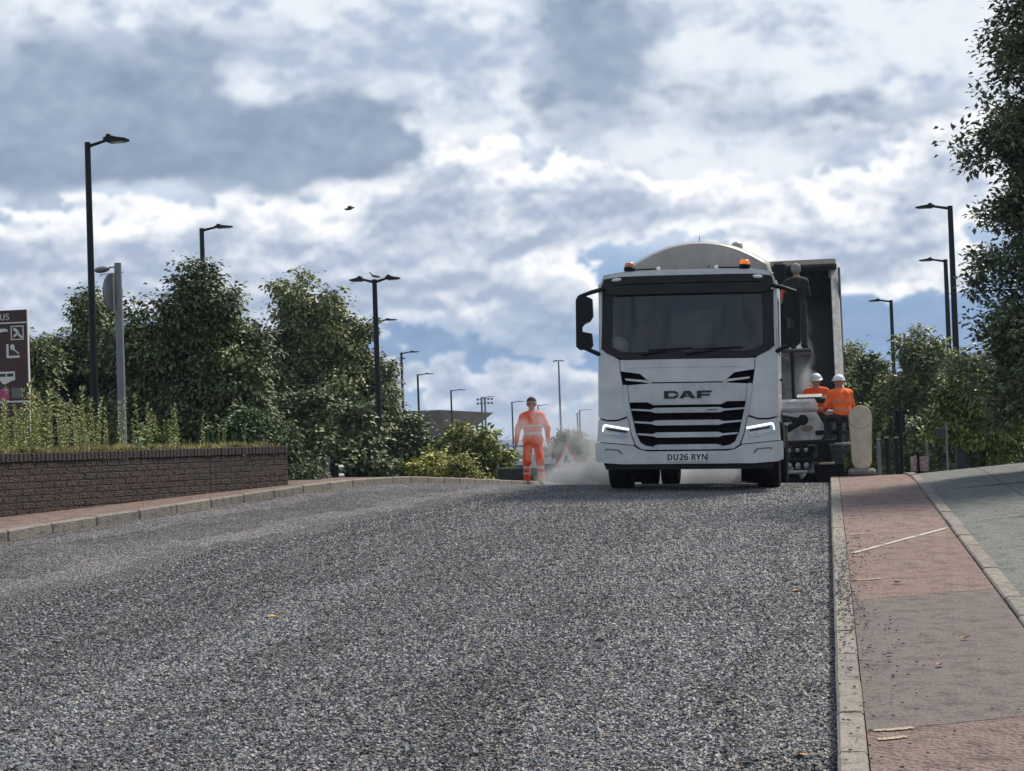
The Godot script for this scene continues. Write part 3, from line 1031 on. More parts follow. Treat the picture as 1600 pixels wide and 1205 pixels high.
# ------------------------------------------------------------------ far background
func build_far_background():
	# ridge of hills
	var m := MB.new()
	m.smooth(true)
	var hn := FastNoiseLite.new()
	hn.seed = 9
	hn.frequency = 0.0011
	var rows := [[0.0, 2600.0], [0.7, 2900.0], [1.0, 3300.0], [0.6, 4200.0]]
	for i in 60:
		for j in 3:
			var P := []
			for k in [[0, 0], [1, 0], [1, 1], [0, 1]]:
				var x := lerpf(-2600.0, 2600.0, (i + k[0]) / 60.0)
				var r: Array = rows[j + k[1]]
				var h: float = (12.0 + 8.0 * hn.get_noise_1d(x) + 8.0 * exp(-pow((x + 700.0) / 260.0, 2.0))) * r[0]
				P.append(Vector3(x * r[1] / 3000.0, -2.0 + h, -r[1]))
			m.quad(P[0], P[1], P[2], P[3])
	struct("hills", m.done(), mats["hill"])
	# low building with a flared roof
	var b := thing("pavilion", "far building with a flared brown roof over dark glazing", "building", Vector3(-53.0, -1.5, -250.0), 0.2)
	var t := Transform3D(Basis(Vector3.RIGHT, -PI / 2), Vector3.ZERO)
	var roof := MB.new()
	var lower := [Vector3(-14, 4.9, 3), Vector3(3.0, 4.4, 6), Vector3(5.2, 4.9, 2), Vector3(4.0, 5.0, -8), Vector3(-14, 5.0, -8)]
	var upper := [Vector3(-16, 8.3, 5), Vector3(2.0, 8.3, 9.0), Vector3(9.0, 7.8, 4), Vector3(7.5, 7.9, -10), Vector3(-16, 8.2, -10)]
	for i in 5:
		roof.quad(lower[i], lower[(i + 1) % 5], upper[(i + 1) % 5], upper[i])
	roof.cap(upper)
	roof.cap(lower, true)
	put("roof", roof.done(), mats["roof_brown"], b)
	put("wall", mbox(Vector3(-7, 2.2, -2), Vector3(14.6, 5.6, 9.0)), mats["dark_glass"], b)
	for x in [-8.0, -5.6, -3.2, -0.8, 0.5]:
		put("column", mbox(Vector3(x, 2.2, 2.75), Vector3(0.3, 5.5, 0.35), 0.03), mats["pale_metal"], b)
	# long pale shed with a curved roof, dark screen in front of it
	var s := thing("low_shed", "long pale low shed with an arched roof far beyond the road", "shed", Vector3(-34.0, -1.5, -190.0), 0.25)
	put("wall", mbox(Vector3(0, 0.75, 0), Vector3(17.0, 3.2, 6.0)), mats["far_white"], s)
	var arch := MB.new()
	for i in 10:
		var x0 := lerpf(-8.8, 8.8, i / 10.0)
		var x1 := lerpf(-8.8, 8.8, (i + 1) / 10.0)
		var f := func(x): return 2.4 + 0.95 * (1.0 - pow(x / 8.8, 2.0))
		arch.prism(PackedVector2Array([Vector2(x0, f.call(x0)), Vector2(x1, f.call(x1)), Vector2(x1, f.call(x1) + 0.14), Vector2(x0, f.call(x0) + 0.14)]), -3.4, 3.4)
	put("roof", arch.done(), mats["far_white"], s)
	for x in [-6.0, -3.0, 0.0, 3.0, 6.0]:
		put("window", mbox(Vector3(x, 0.9, 3.02), Vector3(1.5, 1.0, 0.06)), mats["dark_glass"], s)
	var hd := thing("hoarding", "dark hoarding panels standing behind the walking worker", "fence", Vector3(-6.0, -0.05, -52.0), 0.1)
	for i in 2:
		put("panel", mbox(Vector3(-2.4 + i * 1.22, 0.62, 0), Vector3(1.2, 1.15, 0.05), 0.01), mats["dark_shed"], hd)
		put("post", mbox(Vector3(-3.0 + i * 1.22, 0.65, -0.06), Vector3(0.06, 1.3, 0.06)), mats["grey_pole"], hd)

# ------------------------------------------------------------------ trees and bushes
func leaf_clump(seed_: int, n: int, spread: float, len: float, wide: float) -> ArrayMesh:
	var r := RandomNumberGenerator.new()
	r.seed = seed_
	var verts := PackedVector3Array()
	var cols := PackedColorArray()
	for i in n:
		var o := Vector3(r.randfn(0, 1), r.randfn(0, 0.8), r.randfn(0, 1)) * spread * 0.5
		var dir := (o.normalized() + Vector3(r.randf_range(-0.7, 0.7), r.randf_range(-0.9, 0.4), r.randf_range(-0.7, 0.7))).normalized()
		var side := dir.cross(Vector3(r.randf_range(-0.6, 0.6), 1, r.randf_range(-0.6, 0.6))).normalized()
		var nrm := side.cross(dir)
		var l := len * r.randf_range(0.7, 1.3)
		var w := l * wide * r.randf_range(0.8, 1.2)
		var tip := o + dir * l - nrm * l * 0.1
		var mid := o + dir * l * 0.45
		var g := r.randf_range(0.72, 1.25)
		var c := Color(g, g, g * r.randf_range(0.8, 1.1))
		for v in [o, mid + side * w + nrm * w * 0.35, mid, o, mid, mid - side * w + nrm * w * 0.35, mid + side * w + nrm * w * 0.35, tip, mid, mid, tip, mid - side * w + nrm * w * 0.35]:
			verts.append(v)
			cols.append(c)
	var arr := []
	arr.resize(Mesh.ARRAY_MAX)
	arr[Mesh.ARRAY_VERTEX] = verts
	arr[Mesh.ARRAY_COLOR] = cols
	var am := ArrayMesh.new()
	am.add_surface_from_arrays(Mesh.PRIMITIVE_TRIANGLES, arr)
	return am

var clumps := {}
# lobes: [centre, radii]; leaves sit on boughs near the lobes' skins
func tree(called: String, label: String, category: String, group: String, at: Vector3, lobes: Array, count: int, clump: String, tint: Color, tint2: Color, trunk_h: float, trunk_r: float, seed_: int, spiky := 0.0) -> Node3D:
	var r := RandomNumberGenerator.new()
	r.seed = seed_
	var t := thing(called, label, category, at, 0.0, group)
	var wood := MB.new()
	var top := Vector3(r.randf_range(-0.1, 0.1), trunk_h, r.randf_range(-0.1, 0.1))
	wood.tube([Vector3(0, -0.1, 0), Vector3(0.03, trunk_h * 0.45, 0), top], [trunk_r * 1.25, trunk_r, trunk_r * 0.6], 8)
	var nz := FastNoiseLite.new()
	nz.seed = seed_
	nz.frequency = 0.9
	var places := []
	var colors := []
	var vol := 0.0
	for L in lobes:
		vol += pow(L[1].x * L[1].y * L[1].z, 0.667)
	for L in lobes:
		var c: Vector3 = L[0]
		var rad: Vector3 = L[1]
		wood.tube([Vector3(0, minf(trunk_h * 0.6, c.y), 0), Vector3(c.x * 0.5, lerpf(trunk_h * 0.7, c.y, 0.5), c.z * 0.5), c, c + Vector3(r.randf_range(-0.3, 0.3) * rad.x, rad.y * 0.6, r.randf_range(-0.3, 0.3) * rad.z)], [trunk_r * 0.6, trunk_r * 0.42, trunk_r * 0.28, trunk_r * 0.1], 6)
		var n := int(count * pow(rad.x * rad.y * rad.z, 0.667) / vol)
		var sprays := []
		for k in maxi(6, n / 34):
			var v := Vector3(r.randfn(0, 1), r.randfn(0.35, 0.9), r.randfn(0, 1)).normalized()
			sprays.append([v, r.randf_range(0.6, 1.16) + spiky * maxf(0.0, r.randfn(0, 0.5)), r.randf_range(0.72, 1.34)])
			var e: Vector3 = c + v * rad * (sprays[-1][1] - 0.05)
			wood.tube([c, (c + e) * 0.5 + Vector3(0, 0.06, 0), e], [trunk_r * 0.16, trunk_r * 0.09, 0.006], 4, false)
		for k in n:
			var S: Array = sprays[r.randi() % sprays.size()]
			var along_ := pow(r.randf(), 0.55)
			var p: Vector3 = c + S[0] * rad * S[1] * along_ + Vector3(r.randfn(0, 1), r.randfn(0, 0.7), r.randfn(0, 1)) * rad * 0.15 * (1.25 - 0.85 * along_)
			if nz.get_noise_3dv(p * 1.6) < -0.28:
				continue
			var b := Basis(Vector3.UP, r.randf() * TAU) * Basis(Vector3.RIGHT, r.randf_range(-0.6, 0.6)) * r.randf_range(0.7, 1.2)
			places.append(Transform3D(b, p))
			var cc := tint.lerp(tint2, clampf(0.5 + nz.get_noise_3dv(p * 0.8) * 1.2 + r.randf_range(-0.25, 0.25), 0.0, 1.0)) * r.randf_range(0.85, 1.15) * float(S[2])
			cc.a = 1.0
			colors.append(cc)
	put("trunk", wood.done(), mats["bark"], t)
	many("crown", clumps[clump], mats["leaf"], places, colors, t)
	return t

func build_trees():
	clumps["broad"] = leaf_clump(1, 20, 0.24, 0.105, 0.32)
	clumps["fine"] = leaf_clump(2, 22, 0.18, 0.07, 0.26)
	clumps["small"] = leaf_clump(3, 16, 0.22, 0.092, 0.30)
	clumps["far"] = leaf_clump(4, 16, 0.34, 0.16, 0.33)
	var dark := Color(0.085, 0.118, 0.062)
	var mid := Color(0.150, 0.190, 0.080)
	var olive := Color(0.225, 0.25, 0.10)
	var lime := Color(0.26, 0.29, 0.07)
	var gold := Color(0.40, 0.35, 0.07)
	var V := func(x, y, z): return Vector3(x, y, z)
	# left of the road, behind the planter
	tree("broadleaf_tree", "tall rounded dark green tree behind the weedy bed, lamp post above it", "tree", "trees left of the road", V.call(-12.3, 0.75, -36.0),
		[[V.call(0.15, 3.75, 0), V.call(0.9, 1.05, 0.9)], [V.call(-0.75, 3.0, 0.1), V.call(0.75, 1.1, 0.8)], [V.call(0.85, 2.9, 0.2), V.call(0.75, 1.2, 0.8)], [V.call(-0.6, 1.7, 0.4), V.call(1.2, 1.2, 0.8)], [V.call(0.8, 1.6, 0.4), V.call(1.2, 1.2, 0.8)]], 4600, "broad", mid, dark, 3.2, 0.13, 71)
	tree("broadleaf_tree", "leaning dark green tree with wispy top between round tree and double lamp post", "tree", "trees left of the road", V.call(-15.68, 0.15, -57.4),
		[[V.call(-0.15, 4.1, 0), V.call(0.7, 0.85, 0.8)], [V.call(0.55, 3.4, 0), V.call(0.85, 1.1, 0.9)], [V.call(-0.75, 2.9, 0.2), V.call(0.9, 1.2, 0.9)], [V.call(0.9, 2.3, 0.3), V.call(1.1, 1.2, 0.9)], [V.call(-0.2, 1.4, 0.5), V.call(1.6, 1.2, 0.9)]], 4600, "broad", olive, dark, 3.6, 0.13, 72, 0.35).scale = Vector3.ONE * 1.4
	tree("broadleaf_tree", "dark green bushy tree at the foot of the double lamp post", "tree", "trees left of the road", V.call(-13.65, 0.15, -58.1),
		[[V.call(-0.45, 1.95, 0), V.call(0.75, 1.0, 0.8)], [V.call(0.3, 1.15, 0.2), V.call(0.75, 0.8, 0.8)], [V.call(-0.5, 0.9, 0.4), V.call(1.1, 0.9, 0.7)]], 3400, "broad", mid, dark, 2.0, 0.10, 73, 0.4).scale = Vector3.ONE * 1.4
	tree("broadleaf_tree", "spiky green conical tree beside the far flared-roof building", "tree", "trees left of the road", V.call(-16.1, -0.05, -64.4),
		[[V.call(0.2, 2.2, 0), V.call(0.9, 1.1, 0.8)], [V.call(0.85, 1.2, 0), V.call(0.95, 0.95, 0.8)], [V.call(-0.5, 1.1, 0.2), V.call(1.0, 1.0, 0.8)]], 2600, "broad", olive, mid, 2.0, 0.10, 74, 0.5).scale = Vector3.ONE * 1.4
	tree("broadleaf_tree", "loose grey-green tree behind the grey lamp column and brown sign", "tree", "trees left of the road", V.call(-15.4, 0.75, -38.0),
		[[V.call(0.25, 3.5, 0), V.call(0.55, 0.95, 0.6)], [V.call(-0.35, 2.7, 0), V.call(0.9, 0.85, 0.7)], [V.call(1.1, 2.6, 0.1), V.call(0.9, 1.0, 0.7)], [V.call(0.2, 1.4, 0.3), V.call(1.7, 1.1, 0.8)]], 2900, "broad", olive, dark, 3.2, 0.10, 75, 0.4)
	tree("broadleaf_tree", "light green bushy tree right behind the brown tourist sign", "tree", "trees left of the road", V.call(-16.1, 0.75, -36.5),
		[[V.call(0.0, 2.9, 0), V.call(0.9, 0.8, 0.7)], [V.call(0.75, 1.7, 0.3), V.call(0.85, 0.8, 0.7)], [V.call(-0.8, 1.8, 0.2), V.call(0.9, 1.0, 0.7)], [V.call(-1.6, 2.6, 0), V.call(0.9, 0.9, 0.7)]], 2900, "broad", Color(0.11, 0.15, 0.05), mid, 2.6, 0.09, 76, 0.2)
	tree("shrub", "green feathery shrub at the end of the low brick wall", "shrub", "", V.call(-8.15, 1.72, -26.4),
		[[V.call(0.05, 0.45, 0), V.call(0.42, 0.40, 0.4)], [V.call(0.3, 0.2, 0.1), V.call(0.32, 0.3, 0.3)], [V.call(-0.25, 0.28, 0.1), V.call(0.3, 0.3, 0.3)]], 560, "fine", Color(0.075, 0.125, 0.05), Color(0.045, 0.08, 0.035), 0.4, 0.02, 77, 0.4)
	tree("shrub", "dark low shrub filling the gap beside the end of the wall", "shrub", "", V.call(-7.9, 1.0, -27.6),
		[[V.call(0.1, 0.42, 0), V.call(0.5, 0.45, 0.4)], [V.call(-0.4, 0.5, -0.6), V.call(0.6, 0.6, 0.4)]], 620, "fine", dark, mid, 0.4, 0.03, 78, 0.2)
	tree("shrub", "small bright green tuft of a shrub among the weeds", "shrub", "", V.call(-8.72, 1.76, -24.3),
		[[V.call(0, 0.13, 0), V.call(0.18, 0.19, 0.15)]], 90, "fine", Color(0.15, 0.23, 0.04), Color(0.11, 0.18, 0.04), 0.12, 0.01, 79, 0.3)
	tree("shrub", "yellow-green bush beyond the crest under the flared-roof building", "shrub", "", V.call(-11.4, -0.1, -58.0),
		[[V.call(0.1, 1.75, 0), V.call(0.95, 0.8, 0.7)], [V.call(1.0, 1.25, 0.1), V.call(0.9, 0.75, 0.6)], [V.call(-0.6, 1.1, 0.3), V.call(0.8, 0.8, 0.6)], [V.call(0.4, 0.6, 0.3), V.call(1.2, 0.6, 0.6)]], 1500, "far", lime, Color(0.12, 0.15, 0.045), 1.0, 0.05, 80, 0.3)
	tree("shrub", "golden yellow leafy bush in front of the yellow-green one", "shrub", "", V.call(-10.6, 0.1, -53.0),
		[[V.call(-0.6, 1.0, 0), V.call(0.6, 0.6, 0.5)], [V.call(0.4, 0.85, 0.1), V.call(0.6, 0.5, 0.4)]], 600, "broad", gold, lime, 0.6, 0.04, 81, 0.4)
	var hedge := [[-13.6, 48.0, "dense hedge tree filling the gap left of the double lamp post"], [-17.0, 50.0, "dense hedge tree behind the grey lamp column's foot"], [-20.5, 52.0, "dense hedge tree behind the loose grey-green tree"], [-24.0, 54.0, "dense hedge tree behind the brown sign's tree"]]
	for i in hedge.size():
		tree("background_tree", hedge[i][2], "tree", "hedge trees left of the road", V.call(hedge[i][0], 0.2, -hedge[i][1]),
			[[V.call(0, 2.5, 0), V.call(2.0, 1.0, 0.9)], [V.call(-0.9, 1.2, 0.3), V.call(1.6, 1.1, 0.8)], [V.call(0.9, 1.1, 0.3), V.call(1.6, 1.1, 0.8)]], 1300, "far", dark, mid, 2.0, 0.1, 120 + i, 0.2)
	# right of the road
	tree("broadleaf_tree", "big dark leafy tree leaning over the green path edge", "tree", "trees right of the road", V.call(3.75, 1.25, -26.3),
		[[V.call(-0.3, 5.3, 0), V.call(1.1, 1.2, 1.0)], [V.call(-0.65, 4.2, 0.1), V.call(1.15, 1.05, 1.0)], [V.call(-0.5, 3.2, 0), V.call(1.1, 1.05, 1.0)], [V.call(-0.65, 2.2, 0.2), V.call(1.1, 1.0, 1.0)], [V.call(-0.7, 1.05, 0.3), V.call(1.35, 1.0, 0.95)], [V.call(0.9, 3.8, -0.3), V.call(1.3, 2.6, 1.2)], [V.call(0.0, 6.4, -0.2), V.call(1.1, 1.0, 1.0)]], 9800, "small", Color(0.10, 0.14, 0.09), Color(0.18, 0.215, 0.115), 5.6, 0.15, 82, 0.55)
	tree("broadleaf_tree", "yellow-green young tree in front of the wood right of the bollard", "tree", "trees right of the road", V.call(3.4, 0.7, -45.0),
		[[V.call(-0.1, 1.9, 0), V.call(0.75, 0.9, 0.7)], [V.call(0.5, 1.2, 0.1), V.call(0.85, 0.9, 0.7)], [V.call(-0.5, 1.0, 0.2), V.call(0.7, 0.7, 0.6)]], 1500, "broad", lime, Color(0.10, 0.13, 0.04), 1.7, 0.06, 83, 0.4)
	var spec := [[-1.0, 78.0, 6.3, 1], [1.4, 76.0, 6.2, 0], [3.2, 72.0, 6.0, 2], [5.0, 68.0, 5.0, 1], [6.6, 62.0, 5.6, 0], [0.6, 86.0, 6.6, 2], [4.2, 84.0, 5.9, 1]]
	var labels := ["dense green tree showing just past the tipper lorry's edge", "green tree of the far row straight behind the cream bollard", "pale olive tree of the far row under the lamp post's arm", "green tree of the far row behind the small slatted panel", "tall green tree of the far row beside the big leafy tree", "pale olive tree set back behind the tipper lorry's tree", "tallest green tree set back between the two lamp posts"]
	for i in spec.size():
		var S: Array = spec[i]
		var h: float = S[2]
		tree("background_tree", labels[i], "tree", "row of trees beyond the crest on the right", V.call(S[0], -0.9, -S[1]),
			[[V.call(0, h * 0.78, 0), V.call(1.2, h * 0.27, 1.1)], [V.call(-0.8, h * 0.5, 0.3), V.call(1.3, h * 0.28, 1.1)], [V.call(0.9, h * 0.48, 0.2), V.call(1.3, h * 0.28, 1.1)], [V.call(0, h * 0.22, 0.5), V.call(1.6, h * 0.25, 1.0)]], 2000, "far", [Color(0.20, 0.23, 0.085), Color(0.16, 0.20, 0.08), Color(0.23, 0.25, 0.09)][S[3]], [Color(0.13, 0.165, 0.07), mid, Color(0.16, 0.19, 0.075)][S[3]], h * 0.7, 0.12, 90 + i, 0.35)
	tree("background_tree", "small pale tree half hidden by steam beside the lorry", "tree", "", V.call(-16.5, -1.3, -120.0),
		[[V.call(0, 2.6, 0), V.call(1.6, 1.3, 1.2)], [V.call(1.2, 1.8, 0), V.call(1.3, 1.1, 1.0)]], 700, "far", Color(0.12, 0.13, 0.07), mid, 2.0, 0.1, 99, 0.3)

# ------------------------------------------------------------------ lamp posts
func lamp_post(label: String, at: Vector3, h: float, arms: Array, m: String, r0: float) -> Node3D:
	var t := thing("street_lamp", label, "street lamp", at, 0.0, "black street lamps along the road")
	put("base", mtube([Vector3(0, -0.1, 0), Vector3(0, h * 0.13, 0), Vector3(0, h * 0.135, 0)], [r0 * 1.45, r0 * 1.45, r0], 12), mats[m], t)
	put("pole", mtube([Vector3(0, h * 0.13, 0), Vector3(0, h, 0)], [r0, r0 * 0.72], 12), mats[m], t)
	for a in arms:
		var l: float = a
		var s := signf(l)
		var L := absf(l)
		put("arm", mtube([Vector3(0, h - 0.08, 0), Vector3(s * L * 0.2, h - 0.04, 0), Vector3(s * L * 0.5, h + 0.02, 0)], [r0 * 0.45, r0 * 0.4, r0 * 0.35], 8), mats[m], t)
		var head := put("lamp_head", mprism(pv([0.0, -0.03, L * 0.1, -0.06, L * 0.52, -0.035, L * 0.54, 0.0, L * 0.2, 0.05, L * 0.16, 0.09, L * 0.08, 0.09, L * 0.06, 0.045, 0.0, 0.03]), -0.13, 0.13), mats[m], t)
		head.position = Vector3(s * L * 0.45, h + 0.02, 0)
		head.rotation.y = 0.0 if s > 0 else PI
		put("lens", mbox(Vector3(L * 0.3, -0.055, 0), Vector3(L * 0.3, 0.012, 0.2)), mats["lens"], head)
	return t

func build_lamp_posts():
	var L := [
		["black street lamp rising beside the grey lamp column", -13.28, 33.5, 7.61, [0.78], 0.075],
		["black street lamp whose top shows above the rounded tree", -20.95, 63.0, 9.58, [1.1], 0.11],
		["black street lamp tucked behind the double-armed one", -26.1, 110.0, 9.43, [1.3], 0.13],
		["black street lamp rising out of the spiky tree's slope", -32.9, 147.0, 9.42, [1.5], 0.13],
		["black street lamp just left of the flared roof's ridge", -40.9, 190.0, 9.39, [1.7], 0.14],
		["black street lamp crossing the middle of the flared roof", -47.8, 242.0, 9.26, [2.0], 0.15],
		["black street lamp by the tip of the flared roof", -50.9, 281.0, 9.25, [2.1], 0.16],
		["slim black street lamp beside the walking worker", -50.8, 308.0, 9.04, [2.2], 0.16],
		["faint street lamp whose head shows past the worker's shoulder", -51.4, 340.0, 9.0, [2.2], 0.16],
		["faint street lamp nearest the lorry's mirror side in the steam", -42.6, 330.0, 7.7, [2.2], 0.18],
		["tall black street lamp poking through the big leafy tree's edge", 3.9, 60.0, 8.63, [-1.05], 0.11],
		["black street lamp between the tall one and the leafy tree", 5.05, 82.0, 8.93, [-1.1], 0.12],
		["black street lamp standing over the wood beside the tipper", 3.35, 100.0, 8.56, [-1.15], 0.12]]
	for s in L:
		var gy := ground_y(s[1], s[2])
		lamp_post(s[0], Vector3(s[1], gy, -s[2]), s[3] - gy, s[4], "black_pole", s[5])
	var gy := ground_y(-12.57, 53.0)
	lamp_post("double-armed black street lamp with a gull on top", Vector3(-12.57, gy, -53.0), 6.61 - gy, [-0.72, 0.74], "black_pole", 0.095)
	# old grey column with a bowl lantern and an oval sign seen edge on
	var g := thing("lamp_column", "grey steel lamp column with old lantern and oval sign in the weeds", "street lamp", Vector3(-12.19, 1.7, -32.0))
	put("pole", mtube([Vector3(0, -0.9, 0), Vector3(0, 2.4, 0), Vector3(0, 3.49, 0)], [0.075, 0.07, 0.062], 12), mats["grey_pole"], g)
	put("bracket", mtube([Vector3(0, 3.42, 0), Vector3(-0.2, 3.42, 0)], [0.015, 0.015], 6), mats["grey_pole"], g)
	put("stay_rod", mtube([Vector3(-0.33, 3.30, 0), Vector3(0.1, 3.32, 0)], [0.007, 0.007], 5), mats["grey_pole"], g)
	var ln := MB.new()
	ln.ball(Vector3(-0.29, 3.39, 0), Vector3(0.145, 0.06, 0.1), 16, Basis(Vector3.BACK, 0.12))
	put("lantern", ln.done(), mats["grey_pole"], g)
	var sg := MB.new()
	var op := PackedVector2Array()
	for i in 28:
		op.append(Vector2(cos(TAU * i / 28) * 0.3, sin(TAU * i / 28) * 0.34))
	sg.prism(op, -0.015, 0.015, Transform3D(Basis(Vector3.UP, deg_to_rad(78.0)), Vector3(-0.105, 2.98, 0.0)))
	put("sign_plate", sg.done(), mats["grey_pole"], g)
	# floodlight masts and chimneys far off
	var fm := thing("floodlight_mast", "far floodlight mast with two rows of lamps beside flared roof", "floodlight mast", Vector3(-47.0, -1.5, -262.0))
	put("pole", mtube([Vector3(0, 0, 0), Vector3(0, 10.2, 0)], [0.16, 0.13], 8), mats["grey_pole"], fm)
	for row in 2:
		put("crossbar", mbox(Vector3(0, 9.5 + row * 0.55, 0), Vector3(2.3, 0.06, 0.06)), mats["grey_pole"], fm)
		for k in 5:
			put("floodlight", mbox(Vector3(-1.0 + k * 0.5, 9.38 + row * 0.55, 0.1), Vector3(0.3, 0.26, 0.2), 0.03), mats["dark_glass"], fm)
	var tm := thing("high_mast", "tall thin mast with twin heads above the steam", "mast", Vector3(-41.8, -1.5, -300.0))
	put("pole", mtube([Vector3.ZERO, Vector3(0, 16.6, 0)], [0.22, 0.12], 8), mats["grey_pole"], tm)
	for s in [-1, 1]:
		put("lamp_head", mbox(Vector3(s * 0.5, 16.55, 0), Vector3(0.75, 0.16, 0.3), 0.03, Basis(Vector3.BACK, -s * 0.25)), mats["black_pole"], tm)
	for c in [[-46.4, 255.0, 3.5, "short thin post just right of the flared roof"], [-44.0, 262.0, 3.3, "short thin post between flared roof and walking man"], [-36.5, 280.0, 7.4, "thin grey post beside the tall twin-headed mast"]]:
		var o := thing("pipe_post", c[3], "post", Vector3(c[0], -1.5, -c[1]), 0.0, "thin posts far beyond the crest")
		put("shaft", mtube([Vector3.ZERO, Vector3(0, c[2] + 0.3, 0)], [0.15, 0.13], 8), mats["grey_pole"], o)
		put("cap", mtube([Vector3(0, c[2] + 0.3, 0), Vector3(0, c[2] + 0.42, 0)], [0.18, 0.18], 8), mats["black_pole"], o)

# ------------------------------------------------------------------ the white lorry on the crest
func cab_z(p: Vector2) -> float:
	var z := -0.15 * pow(absf(p.x) / 1.25, 3.0)
	if p.y > 1.85:
		z -= (p.y - 1.85) * 0.14
	return z - maxf(0.0, p.y - 0.7) * 0.035

func wheel(t: Node3D, at: Vector3, side: float, r: float, w: float):
	var m := MB.new()
	var bas := Basis(Vector3.UP, Vector3.RIGHT, Vector3.BACK)       # lathe axis along x
	var h := w * 0.5
	m.lathe(at, bas, [[r * 0.58, -h], [r * 0.9, -h], [r * 0.98, -h * 0.82], [r, -h * 0.6], [r, h * 0.6], [r * 0.98, h * 0.82], [r * 0.9, h], [r * 0.58, h], [r * 0.56, 0.0], [r * 0.58, -h]], 36, false)
	for g in [-0.45, 0.0, 0.45]:
		m.lathe(at, bas, [[r * 1.004, h * (g - 0.2)], [r * 1.012, h * (g - 0.18)], [r * 1.012, h * (g + 0.18)], [r * 1.004, h * (g + 0.2)]], 36, false)
	var tw := put("wheel", m.done(), mats["rubber"], t)
	var k := MB.new()
	k.lathe(at, bas, [[r * 0.57, side * h * 0.75], [r * 0.5, side * h * 0.35], [r * 0.3, side * h * 0.2], [r * 0.27, side * h * 0.8], [0.02, side * h * 0.85]], 24, false)
	put("rim", k.done(), mats["steel_rim"], tw)

